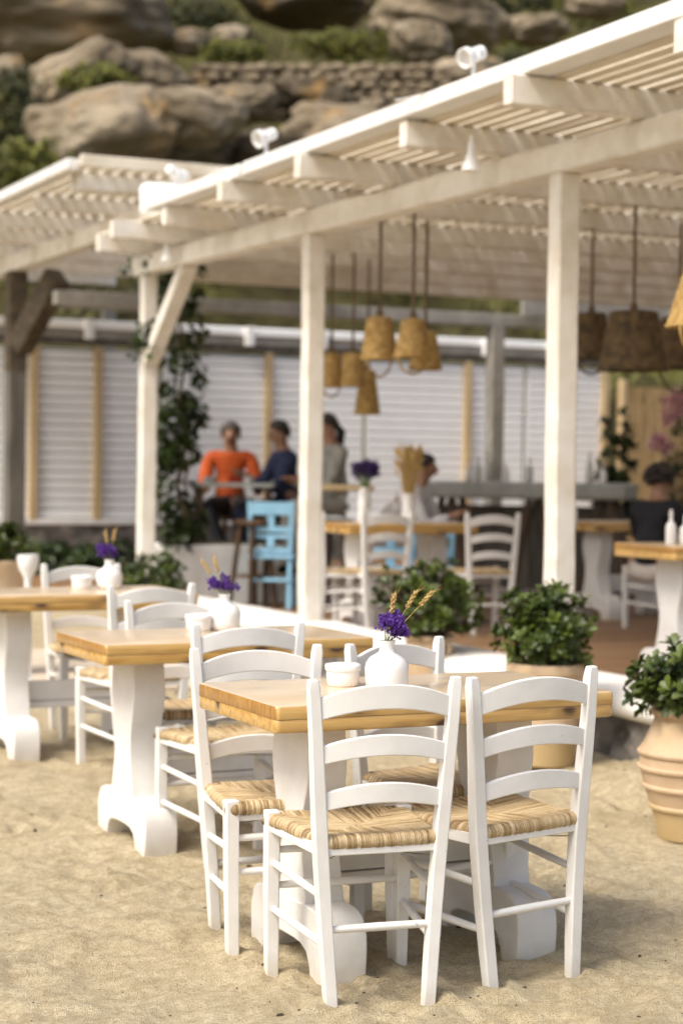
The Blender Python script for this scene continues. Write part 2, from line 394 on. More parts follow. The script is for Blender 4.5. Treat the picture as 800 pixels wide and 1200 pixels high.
def marks(x, y):
    z = 0
    for x0, y0, c, s_, dep in FP:
        dx, dy = x - x0, y - y0
        if abs(dx) > .3 or abs(dy) > .3: continue
        u, v_ = (dx * c + dy * s_) / .135, (-dx * s_ + dy * c) / .05; q = u * u + v_ * v_
        z += -dep * math.exp(-q) + dep * .55 * math.exp(-((sqrt(q) - 1.5) / .4) ** 2)
    for x0, y0 in LEGS:
        q = ((x - x0) ** 2 + (y - y0) ** 2) / .0035
        if q < 12: z += .016 * math.exp(-((sqrt(q) - .9) / .7) ** 2)
    return z
def axis(a, b, d0, dense0, dense1, grow):
    xs = []; x = dense0
    while x < dense1: xs.append(x); x += d0
    xs.append(dense1); s = d0
    while xs[-1] < b: s *= grow; xs.append(min(b, xs[-1] + s))
    s = d0
    while xs[0] > a: s *= grow; xs.insert(0, max(a, xs[0] - s))
    return xs
xs = axis(-70, 90, .016, .8, 4.9, 1.14); ys = axis(-10, 80, .016, 2.9, 7.4, 1.08)
g = MB(); nx = len(xs)
g.v = [(x, y, sand_z(x, y) if y < 23 else ground(x, y) - .6) for y in ys for x in xs]
g.f = [(j * nx + i, j * nx + i + 1, (j + 1) * nx + i + 1, (j + 1) * nx + i) for j in range(len(ys) - 1) for i in range(nx - 1)]
g.mi = [0] * len(g.f)
tag(g.build('sand_ground', M['sand'], angle=180), kind='structure')
# dark specks of dry debris and grit on the sand
g = MB()
for i in range(650):
    y = 3.2 + 5.2 * rnd.random() ** 1.3; x = y * .47 + (rnd.random() - .5) * y * .62
    if x > 5: continue
    r = rnd.choice((.001, .0015, .002, .002, .003, .005)) * (.7 + .6 * rnd.random()); z = sand_z(x, y) + r * .3; a = rnd.random() * 6
    st = 1 + 1.5 * rnd.random()
    g.loft([[(x + (k * cos(a + q) * r * st), y + k * sin(a + q) * r, z + h) for q in (0, 1.3, 2.4, 3.9, 5.1)] for k, h in ((.7, -r * .6), (1, 0), (.5, r * .7))])
tag(g.build('debris', M['debris']), kind='stuff', label='scattered dark grit and dry seaweed bits on the sand', cat='debris')
g = MB().box((-2, 12.2, .055), (14.2, 2.6, .03)); tag(g.build('path', M['path']), kind='structure')

# ------------------------------------------------------------------ chairs
def P_back(t):      # back post centre line, t = height; half width grows upwards
    x = .137 + (.201 - .137) * t / .88
    y = -.205 + .014 * sin(pi * min(1, t / .70)) - (.006 * max(0, (t - .45) / .43) ** 1.4)
    return x, y
SEAT_Z = .455
def chair_parts(t, paint, rush=True, seat_mat=None):
    fr_x, fr_y = .196, .165
    for s in (-1, 1):
        hs = [-.03, .1, .25, .40, .50, .62, .75, .855, .882]
        path = [(s * P_back(h)[0], P_back(h)[1], h) for h in hs]
        MB().post(path, [.034, .036, .037, .038, .038, .036, .034, .033, .026], [.030, .034, .036, .037, .037, .034, .031, .029, .022]).build('back_post', paint, t, .004)
        MB().post([(s * (fr_x - .004), fr_y, -.03), (s * fr_x, fr_y, .25), (s * fr_x, fr_y, .472)], [.034, .039, .041], [.034, .039, .041]).build('front_leg', paint, t, .004)
    for zc, hh, rise, bow in ((.812, .066, .034, .022), (.688, .056, .027, .020), (.562, .054, .024, .018)):
        hw = P_back(zc)[0] - .008; y0 = P_back(zc)[1]
        rings = []
        for i in range(15):
            u = -1 + 2 * i / 14; x = u * hw; k = 1 - u * u; z = zc - rise / 3 + rise * k * 1.0; y = y0 - bow * k
            h2 = hh / 2 * (.88 + .12 * k); th = .0085
            rings.append([(x, y - th, z - h2), (x, y + th, z - h2), (x, y + th, z + h2), (x, y - th, z + h2)])
        MB().loft(rings).build('back_slat', paint, t, .003)
    f = MB()
    bx, by = P_back(.44)
    f.bar((-fr_x, fr_y, .43), (fr_x, fr_y, .43), .022, .04); f.bar((-bx, by, .43), (bx, by, .43), .022, .036)
    for s in (-1, 1): f.bar((s * bx, by, .43), (s * fr_x, fr_y, .43), .022, .034)
    f.build('seat_frame', paint, t, .003)
    def rung(p, q): MB().tube([V(p).lerp(V(q), k) for k in (0, .12, .5, .88, 1)], [.009, .0105, .0115, .0105, .009], 10).build('rung', paint, t)
    for s in (-1, 1):
        for z, dz in ((.315, .0), (.185, .0)):
            x, y = P_back(z); rung((s * x, y, z - .012), (s * (fr_x - .001), fr_y, z + .012))
    x, y = P_back(.225); rung((-x, y, .215), (x, y, .215))
    rung((-fr_x, fr_y, .26), (fr_x, fr_y, .26)); 
    rung((-fr_x, fr_y, .36), (fr_x, fr_y, .36))
    if rush:
        w = MB()
        for s in (-1, 1): w.tube([(s * bx, by, .395), (s * .02, 0, .385), (-s * fr_x, fr_y, .40)], .0016, 5)
        w.build('brace_wire', M['wire'], t)
    # rush seat
    N = 216; hf, hr, yf, yr = .213, .178, fr_y + .028, by - .016
    vs = []; tone = []; rr = random.Random(3)
    so = [[rr.random() for _ in range(200)] for _ in range(4)]
    for j in range(N + 1):
        for i in range(N + 1):
            u = -1 + 2 * i / N; v = -1 + 2 * j / N; m = max(abs(u), abs(v)); k = 1.0
            RR, s0 = .020, .86
            if m > s0:
                a = (m - s0) / (1 - s0) * pi * .92; k = s0 / m
                ex, dz = RR * sin(a), -RR * (1 - cos(a))
            else: ex, dz = 0, 0
            uu, vv = u * k, v * k
            hw = (hr + (hf - hr) * (vv / s0 + 1) / 2) - RR
            x = uu / s0 * hw; y = (yr + RR) + ((yf - RR) - (yr + RR)) * (vv / s0 + 1) / 2
            fb = abs(v) > abs(u)
            if fb: y += math.copysign(ex, v)
            else: x += math.copysign(ex, u)
            if abs(abs(u) - abs(v)) < 1e-6 and ex: x += math.copysign(ex, u) * .6
            z = .464 + dz + .010 * (1 - m) * 0 - .012 * (1 - min(1, m / s0)) ** .8 * 1.0 + .006 * noise.noise(V((x * 9, y * 9, 1)))
            sec = (0 if v > 0 else 1) if fb else (2 if u > 0 else 3)
            cc = (x if fb else y) + .0022 * noise.noise(V((x * 40, y * 40, sec)))
            q = cc / .0058 + 60; si = int(q); fr = q - si
            st = abs(sin(pi * fr)) ** .6; al = noise.noise(V((si * 7.3, (y if fb else x) * 14, sec * 5)))
            z += .0034 * (st - .6) + .0034 * (so[sec][si % 200] - .5)
            if m > s0: 
                if fb: y += math.copysign(.002 * (st + so[sec][si % 200] - 1), v)
                else: x += math.copysign(.002 * (st + so[sec][si % 200] - 1), u)
            vs.append((x, y, z)); tone.append(max(0, min(1, .10 + .45 * st + .42 * (so[sec][si % 200] - .3) + .25 * al)))
    b = MB(); b.v = vs; b.tone = tone
    b.f = [(j * (N + 1) + i, j * (N + 1) + i + 1, (j + 1) * (N + 1) + i + 1, (j + 1) * (N + 1) + i) for j in range(N) for i in range(N)]; b.mi = [0] * len(b.f)
    b.build('seat', seat_mat or M['rush'], t, angle=180)

GC = 'rush seated chairs round the sand tables'
trnd = random.Random(5)
def cz(x, y): return ground(x, y)
chair0 = thing('rush_chair', 'white ladder-back chair in front, left of the two seen from behind at the nearest table', 'chair', (2.235, 4.655, 0), R(-6.5), GC)
chair_parts(chair0, M['chair'])
def put(x, y, a, label, group=GC, z=None):
    c = dup(chair0, (x, y, (cz(x, y) - .004) if z is None else z), R(a), label, group)
    if z is None: c.rotation_euler = (R(trnd.uniform(-.7, .7)), R(trnd.uniform(-.7, .7)), R(a))
    return c
cb = put(2.682, 4.708, 9, 'white ladder-back chair in front, right of the two seen from behind at the nearest table'); cb.rotation_euler = (0, R(-1.3), R(9)); cb.scale = (1.07, 1, 1)
put(2.235, 5.20, 175, 'white chair on the left far side of the nearest table, beside the pedestal')
put(2.83, 5.27, 197, 'white chair on the far side of the nearest table, behind the white vase with wheat')
put(2.54, 6.40, -1, 'white chair seen from behind at the middle table, its back just above the nearest table')
put(2.70, 7.20, 180, 'white chair on the far side of the middle table, back rail behind the lidded pot')
put(2.83, 8.32, 4, 'white chair seen from behind at the farthest sand table, beyond the middle table')
put(2.95, 9.36, 180, 'white chair on the far side of the farthest sand table, behind its lidded pot')

# ------------------------------------------------------------------ tables
def rect_round(x0, x1, y0, y1, r, n=4):
    out = []
    for cx, cy, a0 in ((x1 - r, y0 + r, -90), (x1 - r, y1 - r, 0), (x0 + r, y1 - r, 90), (x0 + r, y0 + r, 180)):
        for i in range(n + 1):
            a = R(a0 + 90 * i / n); out.append((cx + r * cos(a), cy + r * sin(a)))
    return out
def table_parts(t, L, Wd, H):
    zt = H - .076
    hx, hy = L / 2, Wd / 2
    def slab(z0, z1, e0, e1, hx, hy):
        r_ = []
        for z, i in ((z0, e0), (z0 + e0 * .3, e0 * .3), (z0 + e0, 0), (z1 - e1, 0), (z1 - e1 * .3, e1 * .3), (z1, e1)): r_.append([(x, y, z) for x, y in rect_round(-hx + i, hx - i, -hy + i, hy - i, .016, 4)])
        return MB().loft(r_)
    m = slab(zt + .0385, H, .0006, .007, hx, hy)
    # end faces of the upper boards show end grain
    o = m.build('top_boards', [M['pine'], M['endgrain'], M['pine_top']], t)
    for p in o.data.polygons:
        if abs(p.normal.x) > .8: p.material_index = 1
        if p.normal.z > .9: p.material_index = 2
    o.data.transform(Matrix.Translation((0, 0, -zt))); o.location.z = zt
    m = slab(0, .038, .006, .0006, hx - .0015, hy - .0015)
    m.build('lower_boards', M['pine'], t, loc=(0, 0, zt))
    yz = [(.00, .02), (.10, .02), (.105, .10)]
    for s in (-1, 1):
        # vase shaped board: waist in the width direction
        prof = []
        zz0, zz1 = .175, zt - .0015
        hts = [0, .06, .14, .24, .34, .44, .54, .64, .74, .84, .93, 1]
        wds = [.120, .118, .108, .094, .086, .088, .100, .118, .130, .128, .118, .116]
        prof = [(w, zz0 + (zz1 - zz0) * h) for h, w in zip(hts, wds)]
        poly = [(w, z) for w, z in prof] + [(-w, z) for w, z in reversed(prof)]
        p = MB().prism(poly, s * (hx - .235) - .062, s * (hx - .235) + .062, 'x').build('pedestal', M['pedestal'], t, .004)
        # scrolled foot
        half = [(0, .192), (.14, .191), (.205, .187), (.235, .177), (.258, .155), (.270, .122), (.273, .085), (.270, .04), (.264, -.02), (.172, -.02), (.160, .025), (.14, .058), (.10, .074), (.05, .078), (0, .078)]
        up = half; poly = up + [(-a, b) for a, b in reversed(half[1:-1])]
        MB().prism(poly, s * (hx - .235) - .066, s * (hx - .235) + .066, 'x').build('foot', M['pedestal'], t, .006)
    MB().box((0, 0, .30), (2 * (hx - .235) - .12, .036, .095)).build('stretcher', M['pedestal'], t, .003)
    MB().box((0, .0, .232), (2 * (hx - .235) - .13, .055, .032)).build('stretcher_ledge', M['pedestal'], t, .003)
GT = 'pine topped tables on the sand'
tab0 = thing('pine_table', 'nearest thick pine-topped table with white scrolled pedestals, two chairs in front', 'table', (2.545, 4.985, 0), 0, GT)
table_parts(tab0, 1.09, .60, .785)
dup(tab0, (2.64, 6.80, 0), R(.6), 'middle pine-topped table, white vase with purple flowers at its right end', GT)
dup(tab0, (2.72, 8.93, .03), R(1.5), 'farthest pine-topped table on the sand, cut by the left picture edge', GT)

# ------------------------------------------------------------------ table ceramics and flowers
def quad_leaf(m, p, d, up, ln, w, tone, fold=.15, tipw=.55):
    """spatulate leaf: 4 quads folded along the midrib"""
    d = d.normalized(); a = d.cross(up)
    a = a.normalized() if a.length > 1e-4 else V((1, 0, 0)); n = a.cross(d)
    b = len(m.v); prof = ((0, .12), (.45, .8), (.8, 1.0 * (.5 + tipw / 2)), (1, .12))
    for t, k in prof:
        c = p + d * (ln * t) - n * (ln * .22 * t * t)
        m.v += [tuple(c - a * (w / 2 * k) + n * (w * fold * k)), tuple(c), tuple(c + a * (w / 2 * k) + n * (w * fold * k))]
        m.tone += [tone * (.85 + .15 * t)] * 3
    for i in range(3):
        for j in range(2):
            q = b + i * 3 + j; m.f.append((q, q + 1, q + 4, q + 3)); m.mi.append(0)
def rdir(r, zmin=-1):
    while True:
        v = V((r.uniform(-1, 1), r.uniform(-1, 1), r.uniform(-1, 1)))
        if .05 < v.length < 1 and v.z / v.length >= zmin: return v.normalized()

def make_vase(name, label, loc, group):
    t = thing(name, label, 'vase', loc, rnd.random() * 6, group)
    outer = [(.0, .0), (.052, .0), (.060, .006), (.064, .03), (.065, .07), (.062, .090), (.052, .106), (.036, .117), (.026, .124), (.0225, .134), (.022, .150), (.025, .160), (.0255, .164)]
    inner = [(.021, .164), (.019, .150), (.020, .132), (.03, .118), (.05, .1), (.055, .02), (0, .01)]
    MB().lathe([(r_, z_ * .88) for r_, z_ in outer + inner], 40, cap=False).build('body', M['ceramic'], t, angle=60)
    return t
def make_statice(label, loc, seed, n_wheat=3, size=1., lean=(0, 0), wheat_dir=(.5, 0)):
    r = random.Random(seed)
    t = thing('statice_posy', label, 'flowers', loc, 0, 'posies in the white vases')
    st = MB(); fl = MB()
    for i in range(12):
        a = r.uniform(0, 6.28); sp = r.uniform(.2, 1) * .058 * size
        top = V((cos(a) * sp + lean[0], sin(a) * sp + lean[1], r.uniform(.018, .068) * size))
        st.tube([(cos(a) * .006, sin(a) * .006, -.06), (cos(a) * .012, sin(a) * .012, .0), top], [.0015, .0014, .001], 5)
        for k in range(44):
            d = rdir(r, -.4); c = top + d * r.uniform(.004, .027) * size
            tn = r.random()
            for q in range(3):
                dd = (d + rdir(r) * .8).normalized()
                quad_leaf(fl, c, dd, rdir(r), .0085 * size, .0085 * size, tn * (.6 + .4 * r.random()), .2, 1)
    st.build('flower_stems', M['green_stem'], t); fl.build('blossoms', M['purple'], t)
    for k in range(n_wheat):
        a = wheat_dir; w = MB()
        lat, hz = a[k]; ox = lat * cos(TH) + .01 * k; oy = -lat * sin(TH) + .012 * k
        base = V((0, 0, -.05)); tip = V((ox, oy, hz)); d = (tip - V((0, 0, 0))).normalized()
        w.tube([base, V((0, 0, 0)), tip - d * .05], .0011, 5)
        for q in range(22):
            s = tip - d * .05 + d * (.058 * q / 22); o = d.orthogonal(); o.rotate(Matrix.Rotation(q * 2.4, 3, d))
            w.tube([s, s + o * .0045 + d * .006, s + o * .0035 + d * .013], [.0012, .0032, .0008], 5)
            if q % 3 == 0: w.tube([s + d * .01, s + d * .042 + o * .012], [.0005, .0002], 4)
        w.build('wheat_ear', M['straw'], t)
    return t
def make_pot(name, label, loc, group):
    t = thing(name, label, 'pot', loc, 0, group)
    MB().lathe([(0, 0), (.044, 0), (.048, .005), (.050, .03), (.050, .046), (0, .046)], 36, cap=False).build('body', M['ceramic'], t, angle=50)
    MB().lathe([(0, .0462), (.0535, .0462), (.0545, .050), (.0545, .060), (.052, .064), (.047, .065), (.045, .062), (0, .062)], 36, cap=False).build('lid', M['ceramic'], t, angle=50)
    return t
HT = .7855
GV, GP = 'white bud vases on the tables', 'white lidded pots on the tables'
make_vase('bud_vase', 'white ceramic vase on the nearest table holding statice and wheat', (2.467, 4.95, HT), GV)
make_vase('bud_vase', 'white ceramic vase on the middle table beside a lidded pot', (2.745, 6.965, HT), GV)
make_vase('bud_vase', 'white ceramic vase on the farthest sand table, cut by a chair post', (2.94, 9.04, HT + .03), GV)
make_statice('purple statice posy with three wheat ears, on the nearest table', (2.467, 4.95, HT + .145), 1, 3, 1., (.012, 0), ((.018, .125), (.075, .135), (.118, .135)))
make_statice('deep purple posy with wheat leaning left, on the middle table', (2.745, 6.965, HT + .145), 2, 2, .85, (-.004, 0), ((-.085, .12), (-.045, .13)))
make_statice('small purple posy in the vase on the farthest sand table', (2.94, 9.04, HT + .175), 3, 2, .95, (0, 0), ((-.02, .13), (.02, .14)))
make_pot('lidded_pot', 'white lidded pot left of the vase on the nearest table', (2.385, 5.08, HT), GP)
make_pot('lidded_pot', 'white lidded pot left of the vase on the middle table', (2.635, 6.96, HT), GP)
make_pot('lidded_pot', 'white lidded pot left of the vase on the farthest sand table', (2.80, 9.05, HT + .03), GP)

# ------------------------------------------------------------------ plants
def bush(t, rx, rz, n, ln, seed, mat, z0=0., name='foliage', flat=1., tilt=(0, 0), stems=True, inner=.25, stem_mat=None, nl=8, wd=.62):
    r = random.Random(seed); m = MB(); sm = MB()
    for i in range(n):
        d = rdir(r, -.85); rad = r.uniform(inner, 1) ** .6 * (1 + .42 * noise.noise(d * 2.3 + V((seed, seed, 0))) + .2 * noise.noise(d * 5 + V((seed, 0, 0))))
        p = V((d.x * rx * rad + tilt[0] * d.z, d.y * rx * flat * rad + tilt[1] * d.z, z0 + rz * .5 + d.z * rz * .55 * rad))
        ax = (d * .8 + V((0, 0, .65)) + rdir(r) * .35).normalized(); base = r.random() ** 1.3
        o = ax.orthogonal().normalized()
        for k in range(nl):
            q = o.copy(); q.rotate(Matrix.Rotation(k * 2.4 + r.random() * .5, 3, ax)); tl = .35 + .75 * k / nl
            dd = (ax * cos(tl * 1.35) + q * sin(tl * 1.35)).normalized()
            quad_leaf(m, p + ax * (ln * .3 * (1 - k / nl)), dd, ax, ln * r.uniform(.6, 1.2), ln * wd * r.uniform(.8, 1.1), max(0, min(1.0, base * .7 + .3 * (1 - k / nl) + r.uniform(-.1, .1))), .16, 1)
        if stems and i % 3 == 0:
            sm.tube([(0, 0, z0 - .03), (p.x * .45, p.y * .45, z0 + (p.z - z0) * .55), tuple(p)], [.008, .006, .003], 5)
    if stems: sm.build('stem', stem_mat or M['stem'], t)
    return m.build(name, mat, t, angle=180)

def make_planter(label, loc, prof, seed, brx, brz, handle=None, ln=.05, n=150, flat=1., cat='planter'):
    t = thing('terracotta_planter', label, cat, loc, 0, 'terracotta planters beside the curb')
    top = prof[-1]
    p = MB().lathe(prof + [(top[0] - .025, top[1]), (top[0] - .03, top[1] - .05), (0, top[1] - .05)], 48, cap=False).build('pot', M['terracotta'], t, angle=38)
    if handle:
        for s in handle:
            MB().tube([(cos(s) * a, sin(s) * a, z) for a, z in ((top[0] - .005, top[1] - .02), (top[0] + .04, top[1] - .025), (top[0] + .055, top[1] - .07), (top[0] + .03, top[1] - .12), (top[0] - .03, top[1] - .14))], .014, 10).build('handle', M['terracotta'], p)
    b = thing('potted_shrub', label.split(' with')[0], 'shrub', (loc[0], loc[1], loc[2] + top[1] - .03), seed, 'glossy shrubs in pots')
    bush(b, brx, brz, n, ln, seed, M['leaf'])
    MB().lathe([(top[0] - .035, 0), (0, .008)], 20, cap=False).build('soil', M['stem'], t, loc=(0, 0, top[1] - .035))
    return t, b
# P1 behind the nearest table, P2 cut by the right edge, P3 behind the middle table
tub = [(0, 0), (.125, 0), (.135, .01), (.150, .16), (.156, .19), (.152, .20), (.165, .33), (.171, .345), (.168, .36), (.178, .43), (.192, .44), (.194, .475), (.188, .485)]
t, b = make_planter('ribbed terracotta tub on the sand behind the right end of the nearest table', (4.64, 7.62, .045), tub, 11, .225, .36, n=200)
b['label'] = 'round glossy green shrub in the tub behind the right end of the nearest table'
jar = [(0, 0), (.135, 0), (.14, .012), (.146, .05), (.164, .115), (.176, .12), (.178, .13), (.172, .137), (.192, .195), (.203, .2), (.205, .21), (.198, .217), (.210, .268), (.220, .273), (.222, .283), (.214, .29), (.213, .325), (.222, .332), (.224, .342), (.213, .352), (.196, .38), (.168, .445), (.158, .47), (.163, .482), (.178, .488), (.18, .505), (.172, .512)]
t, b = make_planter('big ribbed terracotta jar cut by the right picture edge', (4.385, 6.08, 0), jar, 12, .255, .26, n=180, ln=.055)
b['label'] = 'bushy shrub with round leaves in the jar at the right edge'
jug = [(0, 0), (.10, 0), (.11, .01), (.15, .14), (.162, .24), (.150, .31), (.128, .36), (.125, .38), (.14, .385), (.143, .405), (.135, .41)]
t, b = make_planter('terracotta pot with a loop handle behind the vase on the nearest table', (5.0, 9.5, .08), jug, 13, .30, .41, (4.9, 1.8), n=230)
b['label'] = 'wide dark green shrub in the handled pot behind the nearest vase'
bowl = [(0, 0), (.12, 0), (.16, .12), (.18, .24), (.17, .30), (.185, .31), (.185, .335), (.175, .34)]
q = at(-4, 655, 12.2); zb = q.z - .34
t, b = make_planter('round terracotta pot at the left picture edge beyond the farthest sand table', (q.x, q.y, ground(q.x, q.y)), [(r_, z_ * (q.z - .04) / .34) for r_, z_ in bowl], 14, .20, .24, n=110)
b['label'] = 'dark green plant in the pot at the left picture edge'
q = at(180, 690, 13.4)
t, b = make_planter('low terracotta pot in front of the ivy post beyond the farthest sand table', (q.x, q.y, ground(q.x, q.y)), [(r_, z_ * 1.3) for r_, z_ in bowl], 15, .24, .34, n=150)
b['label'] = 'green bush in front of the foot of the ivy post'
q = at(33, 690, 11.6)
t = thing('white_goblet', 'white goblet shaped urn standing beside the pot at the left edge', 'urn', (q.x, q.y, ground(q.x, q.y)))
hh = at(33, 650, 11.6).z - ground(q.x, q.y)
MB().lathe([(0, 0), (.09, 0), (.08, .03), (.03, .08), (.022, hh - .17), (.026, hh - .14), (.058, hh - .085), (.068, hh - .03), (.064, hh), (.056, hh), (.05, hh - .07), (0, hh - .09)], 28, cap=False).build('bowl', M['ceramic'], t)
# clipped hedge by the shutter wall
for k, (px, lab) in enumerate(((15, 'dark hedge bush under the shutters at the left picture edge'), (55, 'dark hedge bush under the shutters, left of the bare white post'), (95, 'dark hedge bush under the shutters between the two tan posts'), (135, 'dark hedge bush under the shutters just left of the ivy post'))):
    q = at(px, 655, 20.5); b = thing('hedge_bush', lab, 'bush', (q.x, q.y, 0.03), k, 'hedge bushes below the shutters')
    bush(b, .48, .46 + .05 * (k % 2), 190, .085, 40 + k, M['leaf_dark'], 0, flat=.8)

# ------------------------------------------------------------------ deck, curb
DZ = .25
tag(MB().box((12.4, 14.5, DZ - .06), (14.0, 17, .12)).build('deck_floor', M['deck']), kind='structure')
t = thing('low_curb_wall', 'low rubble curb with a rounded whitewashed top along the deck edge', 'low wall', (0, 0, 0))
rings = []
ny = 70
for i in range(ny + 1):
    y = 3.0 + i * (15.0 - 3.0) / ny; w = .02 * noise.noise(V((0, y * 1.3, 3))); wz = .012 * noise.noise(V((5, y * 1.7, 3)))
    rings.append([(x + w * k, y, z + wz) for x, z, k in ((5.02, .262, 1), (4.985, .285, 1), (4.975, .32, 1), (4.99, .36, 1), (5.05, .392, 1), (5.2, .402, 0), (5.34, .40, 0), (5.39, .38, 0), (5.405, .34, 0), (5.405, .262, 0))])
MB().loft(rings).build('whitewashed_top', M['plaster'], t, angle=60)
m = MB(); ns, nz = 260, 7
for i in range(ns + 1):
    for k in range(nz + 1):
        y = 3 + 12 * i / ns; z = -.1 + .40 * k / nz
        c = noise.voronoi(V((y * 5.2, z * 8, 0)))[0]
        m.v.append((5.045 - .06 * min(1, (c[1] - c[0]) * 2.2) + .015 * noise.noise(V((y * 30, z * 30, 0))), y, z))
for i in range(ns):
    for k in range(nz): a = i * (nz + 1) + k; m.f.append((a, a + 1, a + nz + 2, a + nz + 1)); m.mi.append(0)
b = len(m.v); m.v += [(5.38, 3, -.1), (5.38, 3, .3), (5.38, 15, .3), (5.38, 15, -.1)]; m.f.append((b, b + 1, b + 2, b + 3)); m.mi.append(0)
m.build('rubble_face', M['stone'], t, angle=60)

# ------------------------------------------------------------------ pergola
pg = thing('pergola', 'long cream timber pergola with slatted roof over the terrace', 'pergola', (0, 0, 0))
ZB = 3.0
def wav_post(p, x, y, z0, z1, w, mat, name='post', seed=0, bev=.008):
    path = []; ws = []
    for i in range(13):
        h = z0 + (z1 - z0) * i / 12; path.append((x + .006 * noise.noise(V((seed, h * 1.5, 0))), y + .006 * noise.noise(V((seed + 5, h * 1.5, 0))), h)); ws.append(w + .010 * noise.noise(V((seed + 9, h * 2.0, 0))))
    return MB().post(path, ws, ws).build(name, mat, p, bev)
BX = ((5.24, 8.50), (5.16, 11.54), (5.08, 14.66))
for k, (x, y) in enumerate(BX): wav_post(pg, x, y, .24, ZB, .124, M['pergola'], seed=k * 7)
def bx_at(y): return 5.24 - (y - 8.5) * .026
m = MB(); rings = []
for i in range(25):
    y = 4.6 + i * (14.86 - 4.6) / 24; x = bx_at(y) + .006 * noise.noise(V((y, 1, 1))); w, h = .075, .155 + .012 * noise.noise(V((y * 1.4, 8, 1)))
    rings.append([(x - w, y, ZB), (x + w, y, ZB), (x + w, y, ZB + h), (x - w, y, ZB + h)])
m.loft(rings).build('beam', M['pergola'], pg, .012)
MB().bar((5.08, 14.62, 2.28), (5.12, 13.82, ZB + .02), .13, .10).build('brace', M['pergola'], pg, .008)
ZR = ZB + .163
FX = 4.60
RY = [5.25, 6.46, 7.76, 9.05, 10.33, 11.5, 12.8, 13.75, 14.6, 15.6, 16.5]
RE_ = [4.55, 4.52, 4.46, 4.56, 4.50, 4.46, 4.54, 4.46, 4.62, 5.7, 5.7]
for k, (y, xe) in enumerate(zip(RY, RE_)):
    rings = []
    for i in range(16):
        x = xe + (16.5 - xe) * i / 15; dz = .008 * noise.noise(V((x * .7, y, 2))); yy = y + .01 * noise.noise(V((x * .6, y, 7)))
        rings.append([(x, yy - .045, ZR + dz), (x, yy + .045, ZR + dz), (x, yy + .045, ZR + .14 + dz * .4), (x, yy - .045, ZR + .14 + dz * .4)])
    MB().loft(rings).build('rafter', M['pergola'], pg, .006)
m = MB(); x = FX + .09; k = 0
while x < 16.4:
    y0 = 4.9; w = .076 * rnd.uniform(.93, 1.07)
    y1 = (14.8 if x < 5.7 else 16.6) + rnd.uniform(-.03, .03)
    xs_ = x + rnd.uniform(-.006, .006); z = ZR + .144
    m.loft([[(xs_ + .004 * noise.noise(V((k, y, 0))), y, z), (xs_ + w, y, z), (xs_ + w, y, z + .022), (xs_, y, z + .022)] for y in (y0, 8, 11, y1)])
    x += .104; k += 1
m.build('roof_slats', M['slat'], pg)
for y0, y1, dx, dz in ((4.7, 8.0, 0, 0), (8.01, 11.3, .015, .008), (11.31, 13.15, -.01, -.004)):
    MB().box((FX + dx, (y0 + y1) / 2, ZR + .19 + dz), (.15, y1 - y0, .085)).build('fascia_board', M['fascia'], pg, .008)
# back frame of the terrace
MB().box((10.9, 17.45, 3.03), (11.6, .14, .13)).build('back_beam', M['grey_beam'], pg, .008)
MB().box((13.6, 17.2, 3.20), (7.0, .06, .26)).build('back_board', M['grey_beam'], pg, .008)
for x in (9.93, 14.9): wav_post(pg, x, 17.45, DZ, 2.96, .15, M['grey_beam'], seed=x)
# second, higher pergola beyond
p2 = thing('far_pergola', 'higher cream pergola beyond, its slatted eave sloping to the left edge', 'pergola', (0, 0, 0))
Z2 = 3.55
MB().box((5.5, 19.3, Z2 + .09), (.15, 7.9, .18)).build('beam', M['pergola'], p2, .01)
for k, y in enumerate((15.4, 16.7, 18.0, 19.3, 20.6, 21.9, 23.1)):
    MB().box((6.1, y, Z2 + .26), (2.9 - .1 * (k % 2), .09, .15)).build('rafter', M['pergola'], p2, .006)
m = MB(); x = 4.62
while x < 7.5:
    m.box((x, 19.2, Z2 + .352), (.076, 8.3, .022)); x += .128
m.build('roof_slats', M['slat'], p2)
MB().box((4.55, 19.2, Z2 + .37), (.11, 8.3, .09)).build('fascia_board', M['fascia'], p2, .01)
MB().box((6.1, 15.03, Z2 + .40), (3.0, .05, .10)).build('fascia_board', M['slat'], p2, .01)
MB().box((6.1, 15.24, Z2 + .262), (2.9, .12, .15)).build('front_rafter', M['pergola'], p2, .01)
wav_post(p2, 5.5, 20.3, 0, 2.45, .20, M['grey_wood'], seed=33)
MB().box((5.5, 20.3, 3.0), (.21, .21, 1.1)).build('post', M['bracket'], p2, .01)
MB().bar((5.52, 20.2, 2.72), (5.75, 19.55, 3.45), .20, .26).build('brace', M['bracket'], p2, .01)
wav_post(p2, 5.5, 15.45, 3.0, Z2, .15, M['pergola'], seed=35)
MB().box((6.75, 20.3, 3.28), (1.9, .12, .2)).build('cross_beam', M['grey_beam'], p2, .01)
wav_post(p2, 7.4, 22.9, 0, Z2, .16, M['grey_beam'], seed=36)

